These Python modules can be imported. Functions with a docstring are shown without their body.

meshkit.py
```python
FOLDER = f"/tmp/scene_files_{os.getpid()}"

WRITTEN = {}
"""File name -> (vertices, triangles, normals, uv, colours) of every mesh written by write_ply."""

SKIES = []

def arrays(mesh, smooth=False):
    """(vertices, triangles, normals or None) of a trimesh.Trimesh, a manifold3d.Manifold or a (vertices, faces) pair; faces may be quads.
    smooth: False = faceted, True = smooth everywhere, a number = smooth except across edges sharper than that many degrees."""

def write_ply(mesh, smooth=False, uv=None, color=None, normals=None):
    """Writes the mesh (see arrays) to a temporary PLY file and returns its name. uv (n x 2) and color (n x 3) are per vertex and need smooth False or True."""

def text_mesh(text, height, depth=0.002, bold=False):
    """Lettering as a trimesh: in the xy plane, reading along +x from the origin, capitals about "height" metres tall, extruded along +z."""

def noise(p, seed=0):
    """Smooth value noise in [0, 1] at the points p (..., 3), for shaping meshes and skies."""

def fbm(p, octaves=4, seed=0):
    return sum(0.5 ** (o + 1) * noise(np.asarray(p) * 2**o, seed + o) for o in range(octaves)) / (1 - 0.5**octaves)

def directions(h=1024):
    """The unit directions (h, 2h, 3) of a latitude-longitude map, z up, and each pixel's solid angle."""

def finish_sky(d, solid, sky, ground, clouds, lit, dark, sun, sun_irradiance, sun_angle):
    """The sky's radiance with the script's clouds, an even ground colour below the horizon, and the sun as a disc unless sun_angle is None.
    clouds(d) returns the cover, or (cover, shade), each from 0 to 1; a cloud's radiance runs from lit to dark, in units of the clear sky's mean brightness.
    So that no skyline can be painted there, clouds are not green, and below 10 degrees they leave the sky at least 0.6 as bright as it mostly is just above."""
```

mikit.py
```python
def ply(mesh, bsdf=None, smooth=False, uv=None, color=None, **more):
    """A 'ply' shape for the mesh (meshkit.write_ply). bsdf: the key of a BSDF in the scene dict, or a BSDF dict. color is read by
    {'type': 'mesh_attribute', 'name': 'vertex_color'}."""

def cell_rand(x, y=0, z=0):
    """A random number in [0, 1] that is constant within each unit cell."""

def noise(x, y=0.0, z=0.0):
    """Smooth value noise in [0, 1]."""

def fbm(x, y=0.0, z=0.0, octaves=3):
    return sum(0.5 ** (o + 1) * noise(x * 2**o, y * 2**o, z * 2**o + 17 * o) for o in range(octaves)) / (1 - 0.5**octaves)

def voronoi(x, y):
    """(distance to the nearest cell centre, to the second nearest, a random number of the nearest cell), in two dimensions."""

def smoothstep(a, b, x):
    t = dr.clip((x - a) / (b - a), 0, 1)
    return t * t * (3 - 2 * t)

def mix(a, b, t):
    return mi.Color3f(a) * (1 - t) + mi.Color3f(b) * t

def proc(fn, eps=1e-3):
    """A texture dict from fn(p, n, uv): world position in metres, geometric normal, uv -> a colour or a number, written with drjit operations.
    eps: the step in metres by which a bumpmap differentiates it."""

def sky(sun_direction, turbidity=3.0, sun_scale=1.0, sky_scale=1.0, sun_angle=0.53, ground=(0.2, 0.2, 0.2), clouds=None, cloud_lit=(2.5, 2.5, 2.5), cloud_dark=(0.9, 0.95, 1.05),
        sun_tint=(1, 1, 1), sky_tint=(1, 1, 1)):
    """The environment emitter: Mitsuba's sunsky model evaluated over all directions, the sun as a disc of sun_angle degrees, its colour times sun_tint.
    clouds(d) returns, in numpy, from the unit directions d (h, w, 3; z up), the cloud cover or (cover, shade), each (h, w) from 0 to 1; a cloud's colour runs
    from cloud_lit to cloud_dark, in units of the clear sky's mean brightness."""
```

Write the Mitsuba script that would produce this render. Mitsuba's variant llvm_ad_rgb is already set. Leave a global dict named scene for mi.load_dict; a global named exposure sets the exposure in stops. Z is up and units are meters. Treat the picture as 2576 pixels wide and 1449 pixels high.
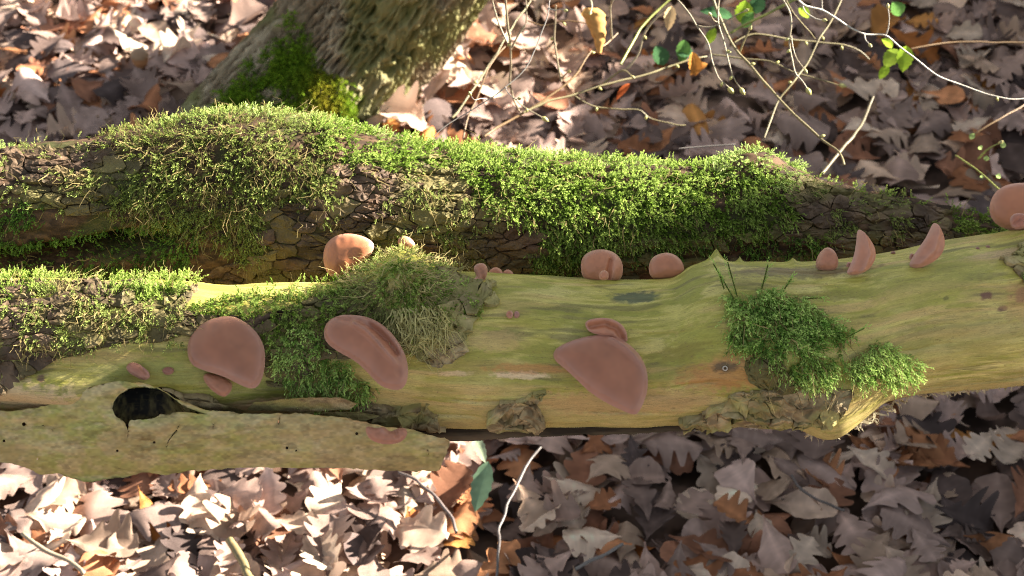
import math
import numpy as np
import trimesh
import drjit as dr
import mitsuba as mi
import mikit
import meshkit
from scipy.spatial import Delaunay, Voronoi, cKDTree
from scipy.interpolate import PchipInterpolator
import shapely
from shapely.geometry import Polygon, Point, LineString

T = mi.ScalarTransform4f
rng = np.random.default_rng(7)
scene, labels = {'type': 'scene'}, {}

# ------------------------------------------------------------------ camera, sky, exposure
PITCH = math.radians(42.0)
CAM = np.array([0.0, 0.0, 1.45])
FWD = np.array([0, math.cos(PITCH), -math.sin(PITCH)])
UP = np.array([0, math.sin(PITCH), math.cos(PITCH)])
RIGHT = np.array([1.0, 0, 0])
F, CX, CY = 4689.0, 1288.0, 724.5            # focal length and centre on a 2576 px wide picture
scene['camera'] = {
    'type': 'thinlens', 'fov': math.degrees(2 * math.atan(1288.0 / F)), 'fov_axis': 'x',
    'to_world': T().look_at(origin=CAM.tolist(), target=(CAM + FWD).tolist(), up=[0, 0, 1]),
    'aperture_radius': 0.0025, 'focus_distance': 1.37, 'near_clip': 0.05, 'far_clip': 400.0}
SUN_EL = math.radians(21)
SUN = np.array([0.95 * math.cos(SUN_EL), 0.312 * math.cos(SUN_EL), math.sin(SUN_EL)])


def thin_cloud(d):
    c = meshkit.fbm(d * np.array([2.2, 2.2, 4.0]), 4, seed=3)
    return np.clip((c - 0.30) * 2.6, 0, 0.85)


scene['daylight'] = mikit.sky(SUN.tolist(), turbidity=3, sun_scale=1.3, sky_scale=0.31, clouds=thin_cloud, cloud_lit=(1.9, 1.85, 1.75), cloud_dark=(1.0, 1.0, 1.0),
                              sun_tint=(0.82, 1.0, 1.45), sky_tint=(1.03, 1.0, 0.96))
exposure = 4.65


def P(px, py, d):
    px, py, d = np.broadcast_arrays(np.asarray(px, float), np.asarray(py, float), np.asarray(d, float))
    return CAM + d[..., None] * (FWD + ((px - CX) / F)[..., None] * RIGHT + ((CY - py) / F)[..., None] * UP)


def ray(px, py):
    return FWD + (px - CX) / F * RIGHT + (CY - py) / F * UP


def G(px, py, z=0.0):
    d = ray(px, py)
    return CAM + d * ((z - CAM[2]) / d[2])


def onto_y(px, py, y):
    d = ray(px, py)
    return CAM + d * (y / d[1])


def to_px(p):
    q = np.asarray(p) - CAM
    d = q @ FWD
    return CX + F * (q @ RIGHT) / d, CY - F * (q @ UP) / d, d


def unit(v):
    return v / np.maximum(np.linalg.norm(v, axis=-1, keepdims=True), 1e-12)


# ------------------------------------------------------------------ bookkeeping
def free(name):
    k = 0
    key = name
    while key in scene or key in labels or any(s.startswith(key + '__') for s in scene):
        k += 1
        key = f'{name}_{k:03d}'
    return key


counts = {}


def numbered(name):
    n = counts.get(name, 0)
    counts[name] = n + 1
    return name if n == 0 else f'{name}_{n:03d}'


def tag(key, label=None, cat=None, group=None, kind=None):
    labels[key] = {k: v for k, v in (('label', label), ('category', cat), ('group', group), ('kind', kind)) if v}
    return key


def put(key, v, f, bsdf, smooth=False, color=None, uv=None):
    scene[key] = mikit.ply((np.asarray(v, float), np.asarray(f, int)), bsdf, smooth=smooth, color=color, uv=uv)
    return key


def join(parts):
    v, f, c, n = [], [], [], 0
    for a, b, col in parts:
        v.append(a); f.append(b + n); c.append(np.broadcast_to(col, (len(a), 3))); n += len(a)
    return np.vstack(v), np.vstack(f), np.vstack(c)


# ------------------------------------------------------------------ materials
VC = {'type': 'mesh_attribute', 'name': 'vertex_color'}
N, FB, MIX, SS = mikit.noise, mikit.fbm, mikit.mix, mikit.smoothstep


def ell(u, v, cu, cv, ru, rv, soft=0.35):
    """1 inside an ellipse on the log's own coordinates, ragged at the edge."""
    w = (FB(u * 90, v * 26, 3.0) - 0.5) * 0.9
    d = dr.sqrt(dr.square((u - cu) / ru) + dr.square((v - cv) / rv)) + w
    return 1 - SS(1 - soft, 1 + soft, d)


STAINS_AND_SHADE = []          # (colour, u, v, ru, rv, strength), filled where the log is defined; holds the hollow's painted darkness too


def wood_color(p, n, uv):
    u, v = uv.x, uv.y
    wob = (FB(u * 4, v * 2.0, 5.0) - 0.5) * 0.14
    vv = v + wob
    big = FB(u * 2.6 + 4, vv * 2.4, 1.0)
    streak = FB(u * 16, vv * 22, 2.0, octaves=5)
    fine = 0.5 * N(u * 70, vv * 150, 7.0) + 0.5 * N(u * 260, vv * 120, 9.0)
    speck = FB(u * 130, v * 60, 4.0)
    c = MIX((0.325, 0.295, 0.052), (0.45, 0.39, 0.105), SS(0.30, 0.70, streak))
    c = MIX(c, (0.50, 0.43, 0.15), 0.7 * SS(0.50, 0.70, FB(u * 9 + 2, v * 5.5, 6.0, octaves=4)))
    c = MIX(c, (0.25, 0.245, 0.040), 0.85 * SS(0.50, 0.64, FB(u * 11, v * 6.5, 12.0, octaves=5)))
    c = MIX(c, (0.47, 0.32, 0.13), 0.7 * SS(0.46, 0.66, FB(u * 3.1 + 9, vv * 6.5, 2.5)) * SS(0.35, 0.6, big))
    c = MIX(c, (0.26, 0.245, 0.045), 0.5 * SS(0.50, 0.68, FB(u * 4.2, vv * 3.4, 8.0)))
    c = MIX(c, (0.13, 0.11, 0.045), 0.55 * SS(0.60, 0.74, FB(u * 7, vv * 11, 9.0)))
    # towards the underside the wood is paler and browner
    c = MIX(c, (0.46, 0.36, 0.15), 0.68 * SS(0.45, 1.1, v + (streak - 0.5) * 0.9))
    for col, cu, cv, ru, rv, s in STAINS_AND_SHADE:
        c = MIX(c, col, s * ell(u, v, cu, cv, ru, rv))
    c = MIX(c, (0.12, 0.085, 0.04), 0.5 * SS(0.70, 0.80, speck) * SS(0.4, 0.6, fine))
    c = MIX(c, (0.17, 0.13, 0.04), 0.45 * SS(0.78, 0.90, N(u * 26, vv * 150, 3.0)))
    return c * (0.72 + 0.38 * fine + 0.14 * streak)


def shell_color(p, n, uv):
    u, v = uv.x, uv.y
    big = FB(u * 3.5, v * 5, 1.0)
    streak = FB(u * 9, v * 40, 2.0, octaves=4)
    patch = FB(u * 22, v * 26, 6.0)
    fine = N(u * 120, v * 190, 4.0)
    c = MIX((0.37, 0.33, 0.115), (0.47, 0.39, 0.19), SS(0.35, 0.65, streak))
    c = MIX(c, (0.30, 0.305, 0.085), 0.8 * SS(0.44, 0.64, patch) * SS(1.1, 0.3, u))
    c = MIX(c, (0.36, 0.27, 0.14), SS(0.45, 0.6, big) * 0.6)
    c = MIX(c, (0.10, 0.075, 0.04), 0.35 * SS(0.58, 0.75, FB(u * 30, v * 80, 9.0)))
    c = MIX(c, (0.50, 0.40, 0.23), 0.4 * SS(0.55, 0.75, FB(u * 40 + 3, v * 90, 5.0)))
    return c * (0.66 + 0.36 * fine + 0.3 * patch)


def bark_color(p, n, uv):
    s = FB(p.x * 90, p.y * 90, p.z * 90, octaves=4)
    m = FB(p.x * 28 + 3, p.y * 28, p.z * 28)
    g = FB(p.x * 16, p.y * 16 + 9, p.z * 16)
    c = MIX((0.085, 0.052, 0.033), (0.19, 0.125, 0.078), SS(0.3, 0.7, s))
    c = MIX(c, (0.21, 0.105, 0.06), 0.6 * SS(0.55, 0.7, m))
    c = MIX(c, (0.20, 0.185, 0.055), 0.75 * SS(0.47, 0.64, g))
    c = MIX(c, (0.05, 0.035, 0.022), 0.6 * SS(0.58, 0.7, FB(p.x * 60 + 5, p.y * 60, p.z * 60)))
    c = MIX(c, (0.22, 0.18, 0.07), 0.5 * SS(0.70, 0.9, uv.x))
    return c * (0.52 + 0.30 * uv.y)


def flake_color(p, n, uv):
    s = FB(p.x * 150, p.y * 150, p.z * 150, octaves=4)
    g = FB(p.x * 40, p.y * 40 + 9, p.z * 40)
    c = MIX((0.20, 0.145, 0.075), (0.40, 0.315, 0.175), SS(0.3, 0.7, s))
    c = MIX(c, (0.29, 0.265, 0.085), 0.75 * SS(0.42, 0.62, g))
    c = MIX(c, (0.10, 0.07, 0.04), 0.55 * SS(0.6, 0.72, FB(p.x * 80 + 5, p.y * 80, p.z * 80)))
    return c * (0.7 + 0.45 * uv.y)


def core_color(p, n, uv):
    s = FB(p.x * 30, p.y * 200, p.z * 200, octaves=4)
    return MIX((0.035, 0.024, 0.016), (0.11, 0.075, 0.045), SS(0.3, 0.7, s))


def under_bark_color(p, n, uv):
    s = FB(p.x * 120, p.y * 220, p.z * 220, octaves=4)
    g = FB(p.x * 22, p.y * 22 + 9, p.z * 22)
    c = MIX((0.035, 0.022, 0.014), (0.10, 0.06, 0.035), SS(0.35, 0.7, s))
    return MIX(c, (0.055, 0.07, 0.02), 0.6 * SS(0.5, 0.65, g))


def trunk_color(p, n, uv):
    """uv.x: how high the bark stands out of its furrows."""
    patch = FB(p.x * 22, p.y * 22, p.z * 9)
    fine = FB(p.x * 190, p.y * 190, p.z * 60)
    c = MIX((0.040, 0.028, 0.018), (0.20, 0.15, 0.09), SS(-0.3, 0.55, uv.x + 0.5 * (fine - 0.5)))
    c = MIX(c, (0.36, 0.30, 0.20), SS(0.45, 1.0, uv.x) * SS(0.42, 0.62, patch))
    c = MIX(c, (0.14, 0.16, 0.035), 0.6 * SS(0.5, 0.66, FB(p.x * 12 + 5, p.y * 12, p.z * 7)))
    return c * (0.55 + 0.6 * fine)


def ground_color(p, n, uv):
    s = FB(p.x * 34, p.y * 34, 1.0, octaves=4)
    g = FB(p.x * 7, p.y * 7, 4.0)
    c = MIX((0.05, 0.034, 0.026), (0.17, 0.115, 0.09), SS(0.3, 0.7, s))
    return MIX(c, (0.15, 0.08, 0.05), 0.5 * SS(0.5, 0.7, g))


def near_ground_color(p, n, uv):
    s = FB(p.x * 60, p.y * 60, 1.0)
    return MIX((0.012, 0.009, 0.007), (0.045, 0.032, 0.024), s)


def pm(key, col, rough=0.7, spec=0.35, bump=None, **kw):
    b = {'type': 'principled', 'base_color': col, 'roughness': rough, 'specular': spec, **kw}
    if bump:
        b = {'type': 'bumpmap', 'arbitrary': mikit.proc(bump[0], bump[1]), 'scale': 1.0, 'bsdf': b}
    scene[key] = {'type': 'twosided', 'bsdf': b}


def wood_bump(p, n, uv):
    return 0.0004 * FB(uv.x * 40, uv.y * 130, 3.0, octaves=3)


def rough_bump(p, n, uv):
    return 0.0034 * FB(p.x * 170, p.y * 170, p.z * 170, octaves=3)


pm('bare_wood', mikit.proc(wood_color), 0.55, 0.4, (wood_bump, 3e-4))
pm('shell_wood', mikit.proc(shell_color), 0.7, 0.3, (rough_bump, 4e-4))
pm('bark', mikit.proc(bark_color), 0.75, 0.3, (rough_bump, 4e-4))
pm('flake', mikit.proc(flake_color), 0.75, 0.3, (rough_bump, 4e-4))
pm('core', mikit.proc(core_color), 0.85, 0.2)
pm('under_bark', mikit.proc(under_bark_color), 0.85, 0.2)
pm('trunk_bark', mikit.proc(trunk_color), 0.8, 0.25)
pm('far_litter', mikit.proc(ground_color), 0.9, 0.2)
pm('humus', mikit.proc(near_ground_color), 0.9, 0.2)
pm('jelly', VC, 0.42, 0.5, sheen=0.6, sheen_tint=0.6)
pm('twig_bark', VC, 0.5, 0.45)
scene['moss_leaf'] = {'type': 'principledthin', 'base_color': VC, 'roughness': 0.45, 'diff_trans': 0.75, 'eta': 1.4}
scene['leaf'] = {'type': 'principledthin', 'base_color': VC, 'roughness': 0.36, 'diff_trans': 0.35, 'eta': 1.45}
scene['fibre'] = {'type': 'principledthin', 'base_color': VC, 'roughness': 0.6, 'diff_trans': 0.9, 'eta': 1.4}


# ------------------------------------------------------------------ shape builders
def interp(pts):
    a = np.array(sorted(pts), float)
    f = PchipInterpolator(a[:, 0], a[:, 1], extrapolate=True)
    return lambda x: f(np.asarray(x, float))


class Log:
    """A round trunk lying across the view: for each station along it a centre, a radius and a relief."""

    def __init__(self, top, bot, depth, relief):
        self.top, self.bot, self.depth, self.relief = interp(top), interp(bot), interp(depth), relief

    def pt(self, px, phi, h=0.0):
        px, phi = np.broadcast_arrays(np.asarray(px, float), np.asarray(phi, float))
        cy, rp, d = (self.top(px) + self.bot(px)) / 2, (self.bot(px) - self.top(px)) / 2, self.depth(px)
        r = rp * d / F + self.relief(px, phi) + h
        return P(px, cy, d) + r[..., None] * (-np.cos(phi)[..., None] * FWD - np.sin(phi)[..., None] * UP)

    def phi(self, px, py):
        cy, rp = (self.top(px) + self.bot(px)) / 2, (self.bot(px) - self.top(px)) / 2
        return np.arcsin(np.clip((np.asarray(py, float) - cy) / rp, -0.985, 0.985))

    def normal(self, px, phi):
        e = 2.0
        a = self.pt(px + e, phi) - self.pt(px - e, phi)
        b = self.pt(px, phi + 0.02) - self.pt(px, phi - 0.02)
        n = unit(np.cross(a, b))
        out = -np.cos(phi)[..., None] * FWD - np.sin(phi)[..., None] * UP
        return np.where((n * out).sum(-1, keepdims=True) < 0, -n, n)

    def mesh(self, x0, x1, nx, nvis, nback):
        px = np.linspace(x0, x1, nx)
        phi = np.concatenate([np.linspace(-1.9, 1.9, nvis), np.linspace(1.9, 2 * np.pi - 1.9, nback + 2)[1:-1]])
        A, B = np.meshgrid(px, phi, indexing='ij')
        v = self.pt(A, B).reshape(-1, 3)
        m = len(phi)
        i, j = np.meshgrid(np.arange(nx - 1), np.arange(m), indexing='ij')
        k = (j + 1) % m
        q = np.stack([i * m + j, i * m + k, (i + 1) * m + k, (i + 1) * m + j], -1).reshape(-1, 4)
        f = np.vstack([q[:, [0, 1, 2]], q[:, [0, 2, 3]]])
        caps = []
        for row, flip in ((0, True), (nx - 1, False)):
            c = len(v)
            v = np.vstack([v, v[row * m:(row + 1) * m].mean(0)])
            r = row * m + np.arange(m)
            t = np.stack([r, np.roll(r, -1), np.full(m, c)], 1)
            caps.append(t[:, ::-1] if flip else t)
        uv = np.vstack([np.stack([A.ravel() / 1000, np.where(B.ravel() > np.pi, B.ravel() - 2 * np.pi, B.ravel())], 1), [[x0 / 1000, 0], [x1 / 1000, 0]]])
        return v, np.vstack([f, *caps]), uv


def g2(px, phi, cx, cp, sx, sp, power=2.0):
    return np.exp(-(np.abs((px - cx) / sx) ** power) - (np.abs((phi - cp) / sp) ** power))


def ring(poly, spacing):
    n = max(8, int(poly.exterior.length / spacing))
    return np.array([poly.exterior.interpolate(k / n, normalized=True).coords[0] for k in range(n)])


def smooth_poly(pts, rounds=3):
    p = np.array(pts, float)
    for _ in range(rounds):
        q = np.roll(p, -1, 0)
        p = np.stack([0.75 * p + 0.25 * q, 0.25 * p + 0.75 * q], 1).reshape(-1, 2)
    return Polygon(p)


def fill(poly, spacing, seed=0):
    """Points on the outline (holes too) and inside, triangles, distance to the outline."""
    r = np.random.default_rng(seed)
    rings = [poly.exterior, *poly.interiors]
    b = []
    for ln in rings:
        n = max(7, int(ln.length / spacing))
        b.append(np.array([ln.interpolate(k / n, normalized=True).coords[0] for k in range(n)]))
    b = np.vstack(b)
    x0, y0, x1, y1 = poly.bounds
    gx, gy = np.meshgrid(np.arange(x0, x1, spacing), np.arange(y0, y1, spacing * 0.87))
    gx = gx + (np.arange(len(gx))[:, None] % 2) * spacing / 2
    g = np.stack([gx.ravel(), gy.ravel()], 1) + r.uniform(-0.12, 0.12, (gx.size, 2)) * spacing
    pts = shapely.points(g)
    ok = shapely.contains(poly, pts) & (shapely.distance(shapely.boundary(poly), pts) > spacing * 0.55)
    p = np.vstack([b, g[ok]])
    tri = Delaunay(p).simplices
    cen = p[tri].mean(1)
    area = np.abs(np.cross(p[tri[:, 1]] - p[tri[:, 0]], p[tri[:, 2]] - p[tri[:, 0]]))
    tri = tri[shapely.contains(poly, shapely.points(cen)) & (area > 1e-6)]
    a, bb, c = p[tri[:, 0]], p[tri[:, 1]], p[tri[:, 2]]
    neg = np.cross(bb - a, c - a) < 0
    tri[neg] = tri[neg][:, ::-1]
    return p, tri, len(b), shapely.distance(shapely.boundary(poly), shapely.points(p))


def two_sided(front, back, tri, p):
    """Closes two sheets over the same triangulation along their free edges."""
    n = len(front)
    e = np.vstack([tri[:, [0, 1]], tri[:, [1, 2]], tri[:, [2, 0]]])
    key = {tuple(x) for x in e}
    rim = np.array([x for x in e if (x[1], x[0]) not in key])
    a, b = rim[:, 0], rim[:, 1]
    side = np.vstack([np.stack([a, a + n, b], 1), np.stack([b, a + n, b + n], 1)])
    return np.vstack([front, back]), np.vstack([tri[:, ::-1], tri + n, side])


def tube(points, radii, sides=6, wob=0.0, seed=0):
    """A closed tube along a smooth path through the points."""
    p = np.asarray(points, float)
    rad = np.broadcast_to(np.asarray(radii, float), (len(p),))
    t = np.concatenate([[0], np.cumsum(np.linalg.norm(np.diff(p, axis=0), axis=1))])
    n = max(len(p) * 4, 6)
    tt = np.linspace(0, t[-1], n)
    q = PchipInterpolator(t, p)(tt)
    rr = np.interp(tt, t, rad)
    if wob:
        q = q + wob * (np.stack([meshkit.noise(np.stack([tt * 60, tt * 0 + k * 9.3, tt * 0 + seed], 1)) for k in range(3)], 1) - 0.5)
        rr = rr * (0.85 + 0.35 * meshkit.noise(np.stack([tt * 140, tt * 0, tt * 0 + seed * 1.7], 1)))
    d = unit(np.gradient(q, axis=0))
    a = unit(np.cross(d, np.where(np.abs(d[:, 2:]) < 0.9, [0, 0, 1.0], [1.0, 0, 0])))
    b = np.cross(d, a)
    ang = np.arange(sides) * 2 * np.pi / sides
    v = q[:, None] + rr[:, None, None] * (np.cos(ang)[None, :, None] * a[:, None] + np.sin(ang)[None, :, None] * b[:, None])
    i, j = np.meshgrid(np.arange(n - 1), np.arange(sides), indexing='ij')
    k = (j + 1) % sides
    f = np.stack([i * sides + j, i * sides + k, (i + 1) * sides + k, (i + 1) * sides + j], -1).reshape(-1, 4)
    f = np.vstack([f[:, [0, 1, 2]], f[:, [0, 2, 3]]])
    v = v.reshape(-1, 3)
    c0, c1 = len(v), len(v) + 1
    v = np.vstack([v, q[:1], q[-1:]])
    r = np.arange(sides)
    f = np.vstack([f, np.stack([np.roll(r, -1), r, np.full(sides, c0)], 1), np.stack([r, np.roll(r, -1), np.full(sides, c1)], 1) + [[(n - 1) * sides] * 2 + [0]]])
    return v, f


def blob(center, axis, length, radius, nr=5, ns=6):
    """A small pointed bud."""
    axis = unit(np.asarray(axis, float))
    t = np.linspace(0, 1, nr)
    return tube(np.asarray(center) + axis * length * t[:, None], radius * np.sin(np.pi * (0.12 + 0.86 * t)) ** 0.8, ns)


# ------------------------------------------------------------------ the ground
gx = np.concatenate([-np.geomspace(90, 3, 14), np.linspace(-2.6, 2.6, 60), np.geomspace(3, 90, 14)])
gy = np.concatenate([-np.geomspace(90, 1, 14), np.linspace(-0.6, 4.6, 60), np.geomspace(5, 120, 14)])
A, B = np.meshgrid(gx, gy, indexing='ij')
zz = -0.012 + 0.03 * (meshkit.fbm(np.stack([A * 1.7, B * 1.7, A * 0], -1), 3, seed=5) - 0.5) * np.exp(-((np.hypot(A, B - 1.8) / 4) ** 4))
m = len(gy)
i, j = np.meshgrid(np.arange(len(gx) - 1), np.arange(m - 1), indexing='ij')
q = np.stack([i * m + j, (i + 1) * m + j, (i + 1) * m + j + 1, i * m + j + 1], -1).reshape(-1, 4)
put('ground', np.stack([A, B, zz], -1).reshape(-1, 3), np.vstack([q[:, [0, 1, 2]], q[:, [0, 2, 3]]]), 'far_litter', True)
tag('ground', 'woodland floor under the fallen leaves', kind='structure')

# ------------------------------------------------------------------ the two logs
def front_relief(px, phi):
    c = np.cos(phi)
    n = meshkit.fbm(np.stack([px / 260, np.cos(phi) * 1.6, np.sin(phi) * 1.6], -1), 3, seed=11) - 0.5
    g = meshkit.fbm(np.stack([px / 120, phi * 13, phi * 0], -1), 3, seed=12) - 0.5
    r = 0.009 * n + 0.0008 * g
    # broken twig stubs along the crest
    r = r + 0.0090 * g2(px, phi, 1799, -1.46, 15, 0.15, 1.5) + 0.004 * g2(px, phi, 1775, -1.40, 60, 0.25)
    r = r + 0.0045 * g2(px, phi, 1858, -1.46, 6, 0.10, 1.2) + 0.004 * g2(px, phi, 1992, -1.46, 9, 0.2, 1.2)
    # mound under the mossy knob, swelling with the knot, burr at the lower right
    r = r + 0.021 * g2(px, phi, 1015, -1.18, 82, 0.52)
    r = r + 0.010 * g2(px, phi, 1960, 0.75, 190, 0.40)
    r = r + 0.017 * g2(px, phi, 2080, 1.20, 75, 0.36)
    r = r + 0.010 * g2(px, phi, 1690, -0.1, 110, 0.6) * -0.6
    # mossy cushion seats
    r = r + 0.010 * g2(px, phi, 1950, 0.2, 120, 0.32)
    # wood roll above the hollow, and the hollow itself
    yc = 985 - 55 * np.exp(-((px - 330) / 170) ** 2)
    r = r + 0.012 * np.exp(-((phi - 0.50) / 0.20) ** 2) / (1 + np.exp((px - 300) / 50))
    r = r - 0.036 * g2(px, phi, 365, 0.86, 100, 0.34, 4)
    # drying cracks along the grain
    for x0, x1, p0, sl, dp in ((1480, 1640, 0.80, 0.00010, 0.0022), (1690, 1790, 0.42, -0.0002, 0.0015), (1890, 2120, -0.78, 0.00008, 0.0014), (1960, 2240, -0.98, 0.00006, 0.0016), (2130, 2330, 0.30, 0.0001, 0.0013),
                              (1270, 1420, -0.55, 0.00005, 0.0012), (1150, 1330, 0.62, 0.00008, 0.0016), (620, 820, 0.80, 0.0001, 0.0016), (60, 260, 0.22, -0.0006, 0.0014), (2380, 2600, -0.35, 0.0001, 0.0014), (1560, 1760, -0.30, 0.0003, 0.0010)):
        mid, half = (x0 + x1) / 2, (x1 - x0) / 2
        r = r - dp * np.exp(-((phi - p0 - sl * (px - mid) - 0.010 * np.sin(px / 17)) / 0.016) ** 2) * np.exp(-((px - mid) / half) ** 4)
    # long seam at the far right
    r = r - 0.0035 * np.exp(-((phi - (1.06 + 0.00012 * (2420 - px))) / 0.025) ** 2) / (1 + np.exp((2280 - px) / 18))
    r = r - 0.0028 * np.exp(-((phi - 0.92 - 0.02 * np.sin(px / 40)) / 0.022) ** 2) * np.exp(-((px - 1130) / 70) ** 4)
    return r


FL = Log(
    top=[(-300, 705), (0, 700), (250, 698), (480, 706), (600, 718), (820, 714), (1000, 690), (1230, 690), (1400, 698), (1560, 704), (1680, 697), (1740, 672), (1800, 662), (1900, 655), (2000, 658), (2120, 650), (2250, 632), (2400, 600), (2500, 585), (2600, 565), (2900, 520)],
    bot=[(-300, 1060), (0, 1052), (300, 1076), (450, 1072), (700, 1054), (900, 1062), (1100, 1080), (1400, 1080), (1650, 1078), (1850, 1070), (2000, 1060), (2080, 1054), (2150, 1046), (2230, 1012), (2330, 992), (2450, 982), (2600, 966), (2900, 950)],
    depth=[(-300, 1.385), (0, 1.385), (1200, 1.395), (2000, 1.400), (2150, 1.405), (2300, 1.430), (2500, 1.465), (2900, 1.53)],
    relief=front_relief)


def stain(col, px, py, wx, wy, s=1.0):
    ph = float(FL.phi(px, py))
    rp = float(FL.bot(px) - FL.top(px)) / 2
    STAINS_AND_SHADE.append((col, px / 1000, ph, wx / 1000, wy / rp / max(math.cos(ph), 0.35), s))


stain((0.62, 0.47, 0.27), 1312, 934, 66, 9, 1.0)
stain((0.42, 0.17, 0.05), 1330, 920, 95, 12, 0.6)
stain((0.58, 0.43, 0.23), 1145, 930, 45, 7, 0.9)
stain((0.48, 0.36, 0.16), 1420, 1010, 260, 26, 0.6)
stain((0.055, 0.075, 0.045), 1590, 742, 60, 13, 0.85)
stain((0.12, 0.085, 0.05), 1990, 690, 170, 13, 0.7)
stain((0.40, 0.18, 0.06), 1800, 925, 100, 45, 0.75)
stain((0.07, 0.05, 0.03), 1798, 913, 27, 13, 0.8)
stain((0.42, 0.27, 0.11), 1560, 1000, 220, 30, 0.7)
stain((0.44, 0.30, 0.12), 1250, 850, 60, 26, 0.6)
stain((0.30, 0.29, 0.045), 1730, 850, 75, 60, 0.8)
stain((0.20, 0.15, 0.03), 1700, 880, 60, 22, 0.5)
stain((0.52, 0.38, 0.21), 60, 985, 230, 42, 0.9)
stain((0.40, 0.27, 0.10), 230, 890, 190, 16, 0.6)
stain((0.25, 0.25, 0.06), 430, 935, 110, 30, 0.8)
stain((0.55, 0.38, 0.19), 760, 1010, 170, 16, 0.9)
stain((0.13, 0.055, 0.04), 2530, 740, 30, 18, 0.8)
stain((0.13, 0.055, 0.04), 2432, 744, 14, 9, 0.9)
stain((0.13, 0.06, 0.045), 2472, 775, 11, 7, 0.9)
stain((0.12, 0.06, 0.045), 150, 938, 12, 7, 0.9)
stain((0.46, 0.32, 0.17), 2480, 640, 90, 10, 0.8)
stain((0.46, 0.24, 0.10), 2540, 760, 60, 60, 0.5)
stain((0.19, 0.16, 0.04), 2080, 745, 230, 10, 0.5)
stain((0.30, 0.28, 0.055), 2300, 700, 160, 45, 0.6)
stain((0.34, 0.29, 0.10), 2350, 860, 260, 60, 0.55)
stain((0.05, 0.035, 0.025), 2337, 750, 7, 5, 1.0)
stain((0.33, 0.31, 0.05), 2337, 750, 38, 15, 0.5)

STAINS_AND_SHADE.append(((0.012, 0.009, 0.006), 0.365, 0.90, 0.105, 0.42, 1.0))  # near-black paint deepens the shade inside the rotten hollow
fl = tag('front_log', 'barkless yellow-green log with pink ear fungi, split along its lower side', 'log')
v, f, uv = FL.mesh(-300, 2880, 860, 250, 30)
put('front_log__trunk', v, f, 'bare_wood', True, uv=uv)


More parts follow.
